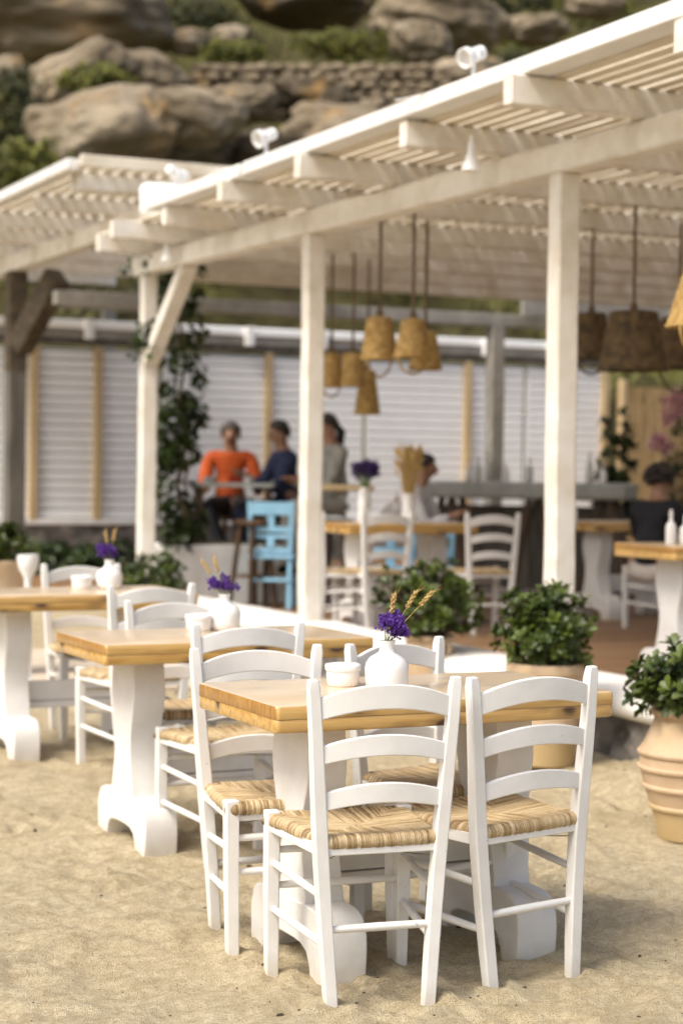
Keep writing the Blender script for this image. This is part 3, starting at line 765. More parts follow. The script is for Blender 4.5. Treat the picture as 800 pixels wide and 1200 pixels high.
# spotlights and small fittings on the roof edge
def make_spot(label, p, rz, s=1.):
    t = thing('spotlight', label, 'spotlight', p, rz, 'white spotlights on the roof edges')
    MB().lathe([(0, 0), (.035, 0), (.035, .02), (.014, .03), (.013, .13), (0, .13)], 16, cap=False).build('stand', M['metal_white'], t)
    h = MB(); prof = [(0, -.09), (.03, -.09), (.045, -.075), (.048, .02), (.066, .05), (.066, .09), (.058, .09), (.05, .04), (0, .035)]
    h.lathe(prof, 20, cap=False); o = h.build('lamp_head', M['metal_white'], t, loc=(0, 0, .16), rot=(0, R(-112), 0))
    MB().bar((0, -.055, .13), (0, -.055, .185), .02, .012).bar((0, .055, .13), (0, .055, .185), .02, .012).bar((0, -.055, .13), (0, .055, .13), .02, .012).build('yoke', M['metal_white'], t)
    MB().tube([(0, .02, .15), (.05, .05, .09), (.05, .04, .01), (.06, .35, -.005), (.045, .8, -.004)], .005, 6).build('cable', M['metal_white'], t)
    t.scale = (s, s, s); return t
make_spot('white spotlight on the roof edge, nearest of the three', (4.60, 8.35, ZR + .235), .25, .8)
make_spot('white spotlight on the roof edge above the middle post', (4.60, 11.05, ZR + .235), .25, .85)
make_spot('white spotlight beside the white box where the two roofs meet', (4.60, 12.72, ZR + .228), 3.4, .85)
t = thing('junction_box', 'white rounded box mounted where the two pergola roofs meet', 'box', at(192, 258, 14.7))
MB().box((0, 0, .14), (.36, .3, .27), -TH).build('box_body', M['metal_white'], t, .05)
MB().box((0, 0, .0), (.3, .24, .015), -TH).build('base_plate', M['metal_white'], t, .004)
for lab, px, py, d in (('white cone fitting hanging under the rafter near the second spotlight', 552, 176, 9.9), ('white cone fitting hanging under the roof above the ivy post', 196, 256, 14.5)):
    q = at(px, py, d); t = thing('cone_fitting', lab, 'lamp', (q.x, q.y, ZR - .085), 0, 'white cone fittings under the roof')
    MB().lathe([(0, .085), (.018, .085), (.022, .03), (.05, -.05), (.055, -.065), (.045, -.065), (0, -.03)], 20, cap=False).build('shade', M['metal_white'], t)
    MB().tube([(0, 0, .08), (0, 0, .12)], .01, 8).build('mount', M['metal_white'], t)

# ------------------------------------------------------------------ hanging basket lamps
GL = 'wicker basket lamps under the pergola'
def make_lamp(label, p, rt, rb, h, ztop, rz=0, handle=True, mat=None):
    wk = mat or M['wicker']
    t = thing('basket_lamp', label, 'lamp', p, rz, GL)
    n = 14
    prof = [(rt * .3, h), (rt * .92, h), (rt, h - .01)] + [(rt + (rb - rt) * i / n + .004 * (i % 2), h - .01 - (h - .01) * i / n) for i in range(1, n + 1)] + [(rb + .008, .0), (rb + .008, -.015), (rb - .01, -.015), (rb - .012, .01), (rt - .012, h - .02), (rt * .3, h - .02)]
    MB().lathe(prof, 36, cap=False).build('shade', wk, t, angle=60)
    MB().tube([(0, 0, h - .01), (0, 0, h + (ztop - p[2] - h) * .5), (0, 0, ztop - p[2])], .011, 8).build('rope', M['rope'], t)
    MB().lathe([(0, h), (.03, h), (.02, h + .05), (0, h + .06)], 12, cap=False).build('knot', M['rope'], t)
    if handle:
        MB().tube([(rb * cos(a), 0, -.01 - rb * .95 * sin(a)) for a in (pi * i / 12 for i in range(13))], .008, 8).build('handle', wk, t)
    MB().lathe([(0, h * .35), (.03, h * .4), (.035, h * .55), (.015, h * .7), (.015, h - .02), (0, h - .02)], 14, cap=False).build('bulb', M['glass'], t)
def lamp_px(label, px, ytop, ybot, d, wpx_top, wpx_bot, zt, rz=0, handle=True, mat=None):
    a = at(px, ytop, d); b = at(px, ybot, d)
    make_lamp(label, (b.x, b.y, b.z), wpx_top * d / FPX / 2, wpx_bot * d / FPX / 2, a.z - b.z, zt, rz, handle, mat)
lamp_px('wicker lamp, left of the near trio, with a loop handle below', 444, 372, 419, 12.6, 30, 43, ZR, .4)
lamp_px('wicker lamp, middle of the near trio, its rim overlapping its neighbour', 483, 374, 416, 12.3, 26, 43, ZR, .2)
lamp_px('wicker lamp, lowest of the near trio, half hidden behind the middle one', 498, 388, 431, 13.0, 24, 38, ZR, 1.2, False)
lamp_px('small wicker lamp of the far trio, touching the middle post', 388, 414, 452, 15.2, 22, 25, ZR, .3)
lamp_px('small wicker lamp in the middle of the far trio', 413, 414, 451, 15.1, 24, 29, ZR, .1, False)
lamp_px('small wicker lamp hanging lowest in the far trio', 430, 434, 484, 15.5, 17, 30, ZR, .1, False)
lamp_px('shaded wicker lamp just right of the near post', 692, 367, 418, 13.4, 34, 40, ZR, .1, True, M['shaded_wicker'])
lamp_px('biggest shaded wicker lamp in the dim right part of the terrace', 741, 365, 432, 12.2, 56, 80, ZR, .1, False, M['shaded_wicker'])
lamp_px('shaded wicker lamp behind the biggest one at the right edge', 795, 372, 430, 13.0, 44, 60, ZR, .1, True, M['shaded_wicker'])
lamp_px('sunlit wicker lamp cut off by the right picture edge', 822, 308, 380, 8.8, 40, 82, ZR, .3)

# ------------------------------------------------------------------ ivy and its planter
pb = at(212, 690, 16.0)
t = thing('ivy_planter', 'long pale plaster planter box at the foot of the ivy', 'planter', (6.0, 15.15, DZ), 0)
MB().box((0, 0, .26), (1.25, .45, .52)).build('trough', M['plaster'], t, .02)
MB().box((0, 0, .523), (1.12, .34, .02)).build('soil', M['stem'], t)
iv = thing('climbing_ivy', 'dark green ivy climbing beside the corner post up to the pergola roof', 'ivy', (5.5, 14.98, .77), 0)
m = MB(); r = random.Random(5); trunk = MB()
path = [V((.0 + .03 * sin(i * .9), .02 * cos(i * 1.3), i * .1)) for i in range(25)]
trunk.tube(path, [.022 - .0005 * i for i in range(25)], 7)
trunk.tube([p + V((.06 * sin(p.z * 3), .04 * cos(p.z * 4), 0)) for p in path], .012, 6)
for i in range(520):
    h = r.random(); z = -.05 + 2.5 * h
    dens = .5 + .5 * noise.noise(V((0, 3, h * 7)))
    if r.random() > 1.6 * dens - .25: continue
    wdt = .20 + .09 * noise.noise(V((1, 7, h * 5))) - .06 * (h < .2); a = r.uniform(0, 6.28); q = sqrt(r.random()) * wdt
    drift = -.06 + .12 * noise.noise(V((4, 4, h * 3)))
    p = V((cos(a) * q + drift, sin(a) * q * .8, z)); d = (V((cos(a), sin(a), -.5)) + rdir(r) * .7).normalized(); tn = r.random()
    for k in range(4):
        quad_leaf(m, p + rdir(r) * .05, (d + rdir(r) * .6).normalized(), V((0, 0, 1)), r.uniform(.06, .10), r.uniform(.055, .085), max(0, min(1, tn * .8 + r.uniform(-.1, .2))), .12, 1)
for i in range(60):      # tendrils over the beam and on the post
    p = V((-.42 + r.uniform(-.08, .35), -.15 + r.uniform(-.5, .3), 2.33 + r.uniform(-.12, .16))) if i < 38 else V((-.42 + r.uniform(-.13, .06), -.42 + r.uniform(-.1, .1), 1.66 + r.uniform(-.1, .15)))
    for k in range(3): quad_leaf(m, p + rdir(r) * .05, rdir(r), V((0, 0, 1)), .07, .06, r.random(), .12, 1)
trunk.build('trunk', M['stem'], iv); m.build('leaves', M['leaf_dark'], iv, angle=180)
for k, (dx, lab) in enumerate(((-.35, 'low leafy plant in the plaster planter beside the ivy stem'), (.25, 'upright leafy plant in the plaster planter right of the ivy'))):
    b = thing('trough_plant', lab, 'plant', (6.0 + dx, 15.12, DZ + .53), k, 'plants in the plaster planter')
    bush(b, .15, .32, 45, .06, 60 + k, M['leaf_dark'])

# ------------------------------------------------------------------ shutter wall behind the terrace
sw = thing('shutter_wall', 'long wall of white slatted shutters between tan posts on a stone base', 'wall', (0, 0, 0))
PX = [6.18, 6.98, 7.80, 9.22, 10.60, 12.09, 13.0, 14.24]
ed = [4.4] + PX
for a, b in zip(ed[:-1], ed[1:]):
    m = MB(); z = .80
    while z < 2.76:
        m.loft([[(a + .04, 22.03, z + .012), (a + .04, 21.998, z), (a + .04, 21.995, z + .085), (a + .04, 22.03, z + .10)], [(b - .04, 22.03, z + .012), (b - .04, 21.998, z), (b - .04, 21.995, z + .085), (b - .04, 22.03, z + .10)]]); z += .113
    m.box(((a + b) / 2, 22.06, 1.82), (b - a - .06, .03, 2.06)); m.build('shutter_panel', M['shutter'], sw)
for x in PX:
    if x in (7.80, 10.60, 13.0): continue
    MB().box((x, 21.98, 1.82), (.10, .10, 2.12)).build('post', M['tan_wood'], sw, .006)
MB().box((9.3, 22.03, .745), (9.9, .2, .07)).build('sill', M['plaster'], sw, .01)
m = MB()
for i in range(121):
    for k in range(9):
        x = 4.4 + 9.9 * i / 120; z = -.05 + .76 * k / 8; c = noise.voronoi(V((x * 4, z * 6, 3)))[0]; m.v.append((x, 21.98 - .05 * min(1, (c[1] - c[0]) * 2), z))
for i in range(120):
    for k in range(8): a = i * 9 + k; m.f.append((a, a + 1, a + 10, a + 9)); m.mi.append(0)
m.build('stone_base', M['stone'], sw)
MB().box((9.35, 22.0, 2.925), (9.9, .12, .075)).build('dark_track', M['grey_wood'], sw, .006)
MB().box((9.35, 21.97, 3.02), (9.9, .14, .10)).build('rail', M['grey_beam'], sw, .006)
MB().box((9.35, 21.95, 3.13), (9.9, .18, .11)).build('gutter', M['shutter'], sw, .02)
for x in (6.82, 8.9, 9.9, 12.3, 13.3): MB().box((x, 21.84, 3.07), (.11, .09, .24)).build('bracket', M['metal_white'], sw, .01)
t = thing('reed_screen', 'tan reed screen at the right end of the shutter wall', 'screen', (0, 0, 0))
m = MB(); x = 14.36; k = 0
while x < 18.6:
    rr_ = rnd.uniform(.012, .019); m.tube([(x, 21.6 + .01 * noise.noise(V((k, 0, 0))), .2), (x + rnd.uniform(-.01, .01), 21.6, 2.3 + rnd.uniform(0, .3))], rr_, 6); x += rr_ * 1.9; k += 1
m.build('reeds', M['reed'], t)
MB().box((16.4, 21.66, 1.5), (4.3, .03, 2.2)).build('backing', M['reed'], t)
MB().box((14.30, 21.62, 1.45), (.09, .09, 2.5)).build('post', M['tan_wood'], t, .006)

# pink oleander and dark shrub at the right
q = at(808, 500, 18.5); b = thing('oleander', 'pink flowering oleander at the right edge in front of the reed screen', 'shrub', (q.x, q.y, DZ), 0)
bush(b, .30, 1.75, 80, .10, 71, M['leaf_dark'], .3, wd=.3)
m = MB(); r = random.Random(9)
for px, py in ((785, 470), (795, 465), (780, 492), (772, 515), (780, 522), (794, 480), (768, 520), (806, 475), (812, 500)):
    c = at(px, py, 18.0) - V((q.x, q.y, DZ))
    for k in range(46): quad_leaf(m, c + rdir(r) * r.uniform(.01, .09), rdir(r), rdir(r), .05, .045, r.random(), .15, 1)
m.build('blossoms', M['pink'], b, angle=180)
q = at(721, 530, 18.5); b = thing('dark_shrub', 'slim dark green shrub in front of the reed screen', 'shrub', (q.x, q.y, DZ), 0)
bush(b, .17, 1.45, 90, .10, 72, M['leaf_dark'], .2)

# ------------------------------------------------------------------ terrace furniture
GD = 'chairs on the terrace'
def on_deck(px, d): q = at(px, 700, d); return q.x, q.y
put(5.92, 12.15, 5, 'white terrace chair seen from behind, left of the pair at the wheat vase table', GD, DZ)
put(6.72, 11.98, -6, 'white terrace chair seen from behind, right of the pair at the wheat vase table', GD, DZ)
put(*on_deck(400, 13.5), 262, 'white terrace chair half hidden behind the middle post', GD, DZ)
x, y = on_deck(772, 14.3); put(x, y, 8, 'white terrace chair with the dark clothed person sitting on it', GD, DZ)
dup(tab0, (6.35, 12.62, DZ), R(1), 'terrace table with wheat vase behind a pair of white chairs', 'terrace tables')
T5 = at(718, 638, 10.7); T5.y -= .6; dup(tab0, (T5.x + .545, T5.y + .30, DZ), R(0), 'pine-topped terrace table cut by the right edge, with two white cruets', 'terrace tables')
q = at(700, 700, 15.3); dup(tab0, (q.x + .30, q.y, DZ), R(0), 'terrace table in front of the dark clothed person', 'terrace tables')
# blue chairs
def blue_parts(t):
    for s in (-1, 1):
        MB().post([(s * .17, -.20, 0), (s * .175, -.17, .45), (s * .195, -.22, .92)], .042, .036).build('back_post', M['blue'], t, .004)
        MB().post([(s * .19, .17, 0), (s * .19, .17, .45)], .042, .042).build('front_leg', M['blue'], t, .004)
        MB().bar((s * .172, -.18, .2), (s * .19, .17, .2), .025, .03).build('rung', M['blue'], t, .003)
    for z, h in ((.86, .11), (.68, .05), (.62, .035), (.50, .05)):
        y = -.185 - .035 * (z - .45) / .47
        MB().box((0, y, z), (.37, .022, h)).build('back_rail', M['blue'], t, .003)
    for z0, z1 in ((.705, .805), (.525, .602)): MB().box((0, -.205, (z0 + z1) / 2), (.07, .018, z1 - z0)).build('back_splat', M['blue'], t, .003)
    MB().box((0, -.01, .445), (.42, .40, .035)).build('seat', M['blue'], t, .008)
    MB().bar((-.17, -.2, .25), (.17, -.2, .25), .03, .03).build('rung', M['blue'], t, .003)
blue0 = thing('blue_chair', 'sky blue wooden chair seen from behind beside the middle post', 'chair', (*on_deck(319, 15.9), DZ), R(-29), 'sky blue chairs')
blue_parts(blue0); blue0.scale = (.92, .92, .98)
for px_, lab_ in ((502, 'sky blue chair across the wheat vase table, seen between the two white chairs'), (455, 'sky blue chair across the wheat vase table, behind the left white chair')):
    bc = dup(blue0, (*on_deck(px_, 14.7), DZ), R(150), lab_, 'sky blue chairs'); bc.scale = (.92, .92, .80)
# bar counter with A legs
q0 = at(500, 700, 18.2); q1 = at(738, 700, 17.6)
t = thing('bar_counter', 'long grey concrete bar counter on brown A-shaped legs', 'counter', ((q0.x + q1.x) / 2 + .0, (q0.y + q1.y) / 2, DZ), math.atan2(q1.y - q0.y, q1.x - q0.x))
Lc = (q1 - q0).length
MB().box((0, 0, 1.0), (Lc, .70, .16)).build('slab', M['concrete'], t, .03)
for sx in (-.38, .05, .38):
    for s in (-1, 1):
        MB().bar((sx * Lc + s * .22, -.18, 0), (sx * Lc + s * .05, -.18, .92), .06, .06).build('leg', M['brown_wood'], t, .006)
        MB().bar((sx * Lc + s * .22, .18, 0), (sx * Lc + s * .05, .18, .92), .06, .06).build('leg', M['brown_wood'], t, .006)
MB().box((0, .15, .45), (Lc * .9, .05, .8)).build('back_panel', M['grey_wood'], t, .006)
# high table of the orange shirted man
qh = at(272, 700, 16.3)
t = thing('high_table', 'high grey topped table in front of the man in orange', 'table', (qh.x, qh.y, DZ), -TH)
MB().box((0, 0, 1.03), (.72, .6, .035)).build('top', M['concrete'], t, .008)
for sx in (-1, 1):
    for sy in (-1, 1): MB().bar((sx * .30, sy * .24, 0), (sx * .30, sy * .24, 1.012), .045, .045).build('leg', M['brown_wood'], t, .004)
qw = at(400, 700, 15.3)
t = thing('wood_table', 'small wooden table behind the middle post with the grey dressed woman', 'table', (qw.x, qw.y, DZ), -TH)
MB().box((0, 0, 1.03), (.5, .6, .04)).build('top', M['tan_wood'], t, .006)
for sx in (-1, 1):
    for sy in (-1, 1): MB().bar((sx * .2, sy * .24, 0), (sx * .2, sy * .24, 1.01), .05, .05).build('leg', M['pedestal'], t, .004)
GS = 'brown wooden bar stools'
def stool_parts(t):
    MB().lathe([(0, .70), (.15, .70), (.16, .71), (.16, .735), (.15, .745), (0, .745)], 24, cap=False).build('seat', M['brown_wood'], t)
    for k in range(4):
        a = pi / 4 + k * pi / 2; MB().bar((.2 * cos(a), .2 * sin(a), 0), (.11 * cos(a), .11 * sin(a), .70), .036, .036).build('leg', M['brown_wood'], t, .004)
        b = a + pi / 2; MB().bar((.165 * cos(a), .165 * sin(a), .27), (.165 * cos(b), .165 * sin(b), .27), .022, .022).build('rung', M['brown_wood'], t)
def pxd(px, d): q = at(px, 700, d); return V((q.x, q.y, DZ))
PO, PN, PW = pxd(268, 17.0), pxd(337, 16.6), pxd(393, 16.2)
st0 = thing('bar_stool', 'brown bar stool under the man in orange', 'stool', PO, 0, GS); stool_parts(st0)
dup(st0, PN, .4, 'brown bar stool under the man in navy', GS)
dup(st0, PW, .8, 'brown bar stool under the woman in grey', GS)
dup(st0, pxd(296, 15.8), .3, 'empty brown bar stool left of the sky blue chair', GS)

# ------------------------------------------------------------------ people
def skin_mesh(chains, sub=1):
    """chains: list of [(point, radius), ...]; a chain may start with the index ('j', name) of a named joint"""
    bm = bmesh.new(); lay = bm.verts.layers.skin.verify(); named = {}; first = True
    for ch in chains:
        prev = None
        for item in ch:
            if isinstance(item, str): prev = named[item]; continue
            p, rad = item[0], item[1]
            v = bm.verts.new(p); v[lay].radius = (rad, rad * (item[3] if len(item) > 3 else 1)); v[lay].use_root = first; first = False
            if len(item) > 2 and item[2]: named[item[2]] = v
            if prev: bm.edges.new((prev, v))
            prev = v
    me = bpy.data.meshes.new('tmp'); bm.to_mesh(me); bm.free()
    o = bpy.data.objects.new('tmp', me); COL.objects.link(o)
    md = o.modifiers.new('s', 'SKIN'); md.use_smooth_shade = True
    md = o.modifiers.new('u', 'SUBSURF'); md.levels = sub + 1; md.render_levels = sub + 1
    dg = C.evaluated_depsgraph_get(); e = o.evaluated_get(dg); me2 = bpy.data.meshes.new_from_object(e)
    bpy.data.objects.remove(o); bpy.data.meshes.remove(me)
    return me2
def mesh_obj(me, name, mat, parent):
    me.name = name; me.materials.clear(); me.materials.append(mat); me.shade_smooth()
    o = bpy.data.objects.new(name, me); COL.objects.link(o); o.parent = parent; return o
def person(label, loc, rz, hip, lean, hands, knees, feet, head_yaw, mats, sleeve=.55, hair='short', bare_leg=False, twist=0):
    """seated figure facing +Y; hip height, torso lean forward (rad), targets for hands, knees, feet in local space"""
    t = thing('person', label, 'person', loc, rz)
    hp = V((0, 0, hip)); td = V((0, sin(lean), cos(lean)))
    ch = hp + td * .30; nk = hp + td * .49; hd = nk + (td * .55 + V((0, .03, .45))) * .10
    hd0 = nk + V((0, .02, .075)); hdm = hd0 + V((0, .025, .06)); hdt = hdm + V((0, .0, .085))
    shl = [ch + td * .13 + V((s * .185, 0, 0)) for s in (-1, 1)]
    el = []; 
    for s, h in zip((0, 1), hands):
        mid = (shl[s] + V(h)) / 2; d = (V(h) - shl[s]).length; drop = sqrt(max(.01, .29 ** 2 - (d / 2) ** 2)) if d < .58 else .02
        el.append(mid + V(((-1, 1)[s] * drop * .3, -.03, -drop * .95)))
    chains = [[(hp, .125, 'hip', .8), (hp + td * .15, .115, None, .78), (ch, .135, 'chest', .72), (ch + td * .12, .11, 'top', .7), (nk, .055, 'neck'), (hd0, .06, 'jaw'), (hdm, .083, 'mid'), (hdt, .07)]]
    for s in (0, 1):
        h = V(hands[s]); chains.append(['top', (shl[s], .062), (el[s], .045), (el[s].lerp(h, .85), .03), (h, .034, None, .6), (h + (h - el[s]).normalized() * .06, .03, None, .5)])
        k, f = V(knees[s]), V(feet[s]); sx = (-1, 1)[s]
        chains.append(['hip', (hp + V((sx * .10, .05, -.02)), .095), (k, .065), (k.lerp(f, .45), .055), (f + V((0, -.02, .06)), .038), (f + V((0, .10, .02)), .035)])
    # nose and ears grow from the head
    cy, sy_ = cos(head_yaw), sin(head_yaw)
    def hv(x, y, z): return hdm + V((x * cy - y * sy_, x * sy_ + y * cy, z))
    chains += [['mid', (hv(0, .085, -.005), .022), (hv(0, .108, -.022), .013)]]
    me = skin_mesh(chains)
    bm = bmesh.new(); bm.from_mesh(me)
    for s in (0, 1):        # five bent fingers on each hand, ears, eyes, lips
        h = V(hands[s]); d = (h - el[s]).normalized(); side = d.cross(V((0, 0, 1))).normalized(); p0 = h + d * .045
        for k in range(5):
            off = side * (-.028 + .0185 * k) if k < 4 else side * ((1, -1)[s] * .035) - d * .03
            ln = (.055, .068, .072, .06, .05)[k]; dirk = (d + (side * (1, -1)[s] * .7 if k == 4 else V((0, 0, 0)))).normalized()
            q = MB().tube([p0 + off, p0 + off + dirk * ln * .5 + V((0, 0, .004)), p0 + off + dirk * ln * .85 - V((0, 0, .012))], [.009, .0085, .006], 6)
            vs = [bm.verts.new(v) for v in q.v]
            for f in q.f: bm.faces.new([vs[i] for i in f])
        ec = hv((-1, 1)[s] * .083, -.005, -.005)
        q = MB().loft([[ec + V((0, .016 * cos(a) * k, .03 * sin(a) * k)) + V(((-1, 1)[s] * dx, 0, 0)) for a in (2 * pi * i / 8 for i in range(8))] for k, dx in ((.8, -.01), (1, .006), (.6, .012))])
        vs = [bm.verts.new(v) for v in q.v]
        for f in q.f: bm.faces.new([vs[i] for i in f])
    bm.to_mesh(me); bm.free()
    body = mesh_obj(me, 'body', M['skin'], t)
    e = MB()
    for s in (-1, 1): e.lathe([(0, .009), (.008, .006), (.011, 0), (.008, -.006), (0, -.009)], 10, hv(s * .033, .079, .008))
    e.lathe([(.0, .004), (.022, .0), (.0, -.004)], 8, hv(0, .082, -.052)); e.build('face_features', M['hair'], t)
    # shirt
    g_ = .016
    sch = [[(hp + V((0, 0, -.02)), .135 + g_, 'hip', .82), (hp + td * .15, .125 + g_, None, .8), (ch, .14 + g_, None, .75), (ch + td * .12, .105 + g_, 'top', .75), (nk - td * .03, .06)]]
    for s in (0, 1):
        h = V(hands[s]); a = [ 'top', (shl[s], .068 + g_ * .6)]
        if sleeve > .9: a += [(el[s], .055), (el[s].lerp(h, .85), .04)]
        else: a += [(shl[s].lerp(el[s], sleeve + .3), .062)]
        sch.append(a)
    mesh_obj(skin_mesh(sch), 'shirt', mats[0], t)
    tch = [[(hp + V((0, 0, .02)), .135, 'hip', .85)]]
    tch[0].append((hp + V((0, 0, -.05)), .12, None, .9))
    for s in (0, 1):
        k, f = V(knees[s]), V(feet[s]); sx = (-1, 1)[s]
        a = ['hip', (hp + V((sx * .10, .05, -.02)), .105), (k, .078)]
        if not bare_leg: a += [(k.lerp(f, .5), .064), (f + V((0, -.02, .09)), .055)]
        tch.append(a)
    mesh_obj(skin_mesh(tch), 'trousers', mats[1], t)
    for s in (0, 1):
        f = V(feet[s]); MB().loft([[f + V((x * .045 * w, y, z)) for x, z in ((-1, -.03), (1, -.03), (1, .02 * hh), (.5, .05 * hh), (-.5, .05 * hh), (-1, .02 * hh))] for y, w, hh in ((-.07, .8, 1.1), (-.02, 1, 1.4), (.07, 1.05, .9), (.14, .7, .5))]).build('shoe', M['cloth_black'], t)
    # hair: a cap over the crown and nape, tail or curls on request
    m = MB(); n, k = 18, 9; rg = []
    for i in range(k):
        ph = pi * .62 * (i + .3) / k
        rg.append([hv(.094 * sin(ph) * cos(a), (.100 * sin(ph) * sin(a)) * (1 if sin(a) < 0 else .92) - .012, .045 + .092 * cos(ph) - (.05 * max(0, -sin(a)) * (i / k) ** 2) + (.055 * max(0, sin(a)) * (i / k) ** 2)) + V((0, 0, .006 * noise.noise(V((a * 2, i, 1))))) for a in (2 * pi * j / n for j in range(n))])
    m.loft(rg)
    if hair == 'tail': m.tube([hv(0, -.095, .03), hv(.0, -.135, -.02), hv(.01, -.13, -.12), hv(.015, -.10, -.22)], [.03, .042, .036, .012], 10)
    if hair == 'curly':
        r = random.Random(4)
        for i in range(70):
            d = rdir(r, -.35)
            if d.y > .45 and d.z < .4: continue
            c = hv(d.x * .10, d.y * .105 - .015, .03 + d.z * .10); q = r.uniform(.022, .034)
            m.lathe([(0, q), (q * .7, q * .6), (q, 0), (q * .7, -q * .6), (0, -q)], 7, c)
    m.build('hair', M['hair_grey'] if hair == 'grey' else M['hair'], t, angle=180)
    return t
CAMY = -TH    # facing the camera means heading -Y' ; local +Y turned by pi - TH
fc = pi - TH
person('person in an orange short-sleeved shirt and dark trousers sitting at the high table', PO, fc + .05, .84, .10, ((-.20, .33, 1.02 + .035), (.17, .36, 1.02 + .035)), ((-.14, .42, .80), (.20, .40, .84)), ((-.10, .35, .31), (.02, .52, .36)), 0, (M['cloth_orange'], M['cloth_black']), .55, 'grey')
person('person with dark hair in a navy top seen from the side, by the middle post', PN, fc - 1.25, .85, .12, ((-.12, .40, 1.10), (.10, .42, 1.12)), ((-.12, .42, .80), (.12, .42, .80)), ((-.12, .34, .31), (.12, .34, .31)), 0, (M['cloth_navy'], M['cloth_navy']), 1, 'short')
person('woman-like person with a dark ponytail in a grey top behind the middle post', PW, fc - 1.15, .90, .12, ((-.12, .38, 1.08), (.10, .40, 1.08)), ((-.12, .42, .84), (.12, .42, .84)), ((-.12, .34, .31), (.12, .34, .31)), 0, (M['cloth_grey'], M['cloth_grey']), 1, 'tail')['label'] = 'person with a dark ponytail in a grey top behind the middle post'
pw = pxd(446, 15.5)
person('person in pale linen leaning over the table behind the wheat vase', pw, fc + 1.25, .68, .72, ((-.18, .62, .82), (.16, .66, .82)), ((-.12, .42, .62), (.12, .42, .62)), ((-.12, .42, .03), (.12, .42, .03)), .2, (M['cloth_white'], M['cloth_white']), 1, 'short')
pk = pxd(758, 13.7)
person('person in black with curly dark hair and pale shorts, seen from behind at the right', pk, fc + 2.25, .50, .18, ((-.22, .42, .80), (.12, .45, .80)), ((-.20, .42, .48), (.10, .42, .48)), ((-.16, .46, .03), (.12, .46, .03)), 0, (M['cloth_black'], M['cloth_beige']), .6, 'curly', True)

# ------------------------------------------------------------------ things on the terrace tables
ZT = DZ + .786
def bottle(name, label, p, h, r, mat, group=None, cat='bottle'):
    t = thing(name, label, cat, p, 0, group)
    MB().lathe([(0, 0), (r * .9, 0), (r, .01), (r, h * .55), (r * .8, h * .66), (r * .36, h * .76), (r * .33, h * .93), (r * .42, h * .95), (r * .42, h), (0, h)], 20, cap=False).build('body', mat, t, angle=50)
    MB().lathe([(r * .3, h), (r * .32, h + .02), (0, h + .024)], 12, cap=False).build('stopper', mat, t)
bottle('white_cruet', 'white ceramic cruet on the right terrace table, taller one', (T5.x + .225, T5.y + .36, ZT), .17, .030, M['ceramic'], 'white cruets')
bottle('white_cruet', 'white ceramic cruet on the right terrace table, shorter one', (T5.x + .295, T5.y + .32, ZT), .145, .034, M['ceramic'], 'white cruets')
bottle('white_bottle', 'slim white bottle left on the wheat vase table', (6.06, 12.60, ZT), .24, .035, M['ceramic'])
bottle('white_bottle', 'white bottle on the table in front of the dark clothed person', (pk.x - .55, pk.y - .2 + .35, ZT), .19, .03, M['ceramic'])
t = thing('wheat_vase', 'tall slim white vase standing on the wheat vase table', 'vase', (6.37, 12.46, ZT), 0)
MB().lathe([(0, 0), (.055, 0), (.06, .02), (.045, .10), (.05, .19), (.06, .22), (.05, .22), (0, .15)], 24, cap=False).build('body', M['ceramic'], t)
t = thing('wheat_bundle', 'bundle of dry wheat flaring up from the tall white vase', 'dried plant', (6.37, 12.46, ZT + .2), 0)
m = MB(); e = MB(); r = random.Random(8)
for i in range(80):
    a = r.uniform(0, 6.28); q = r.random(); top = V((cos(a) * q * .10, sin(a) * q * .10, .25 + r.uniform(-.09, .07)))
    m.tube([(cos(a) * q * .03, sin(a) * q * .03, -.05), top * .6, top], .003, 4)
    e.tube([top, top * 1.12, top * 1.25], [.006, .011, .003], 5)
m.build('stalks', M['straw'], t); e.build('wheat_ears', M['straw'], t)
def dark_bouquet(label, p, s, mat):
    t = thing('dark_bouquet', label, 'flowers', p, 0)
    MB().lathe([(0, 0), (.05, 0), (.055, .06), (.04, .12), (.03, .16), (0, .12)], 16, cap=False).build('vase', M['ceramic'], t)
    m = MB(); r = random.Random(int(s * 100)); sm = MB()
    for i in range(26):
        d = rdir(r, -.1); c = V((0, 0, .27)) + V((d.x, d.y, d.z * .8)) * s * r.uniform(.4, 1)
        sm.tube([(0, 0, .1), c], .003, 4)
        for k in range(26): quad_leaf(m, c + rdir(r) * .03, rdir(r), rdir(r), .03, .028, r.random(), .15, 1)
    sm.build('stems', M['green_stem'], t); m.build('blossoms', mat, t, angle=180)
q = at(427, 555, 14.6); dark_bouquet('dark purple bouquet on the wooden table behind the wheat vase table', (q.x, q.y, q.z - .27), .11, M['purple_dark'])
# small glasses on the counter
for k, px in enumerate((548, 560, 571, 592, 620, 690, 706)):
    q = at(px, 560, 17.7); bottle('counter_bottle', 'small pale bottle in the row on the grey bar counter', (q.x, q.y, DZ + 1.082), .16 + .05 * (k % 3), .035, M['glass'] if k % 3 else M['ceramic'], 'bottles on the bar counter')
for k, (px, lab) in enumerate(((243, 'small white cup at the left edge of the high table'), (276, 'red dish on the high table before the man in orange'), (290, 'white cup beside the red dish on the high table'))):
    q = at(px, 548, 16.15)
    t = thing('cup', lab, 'cup' if k != 1 else 'dish', (q.x, q.y, DZ + 1.049), 0)
    MB().lathe([(0, 0), (.03, 0), (.04 + .03 * (k == 1), .05), (.036 + .03 * (k == 1), .05), (0, .01)], 18, cap=False).build('bowl', M['red'] if k == 1 else M['ceramic'], t)
    MB().tube([(.036, 0, .04), (.058, 0, .035), (.055, 0, .015), (.034, 0, .012)], .005, 6).build('handle', M['red'] if k == 1 else M['ceramic'], t)

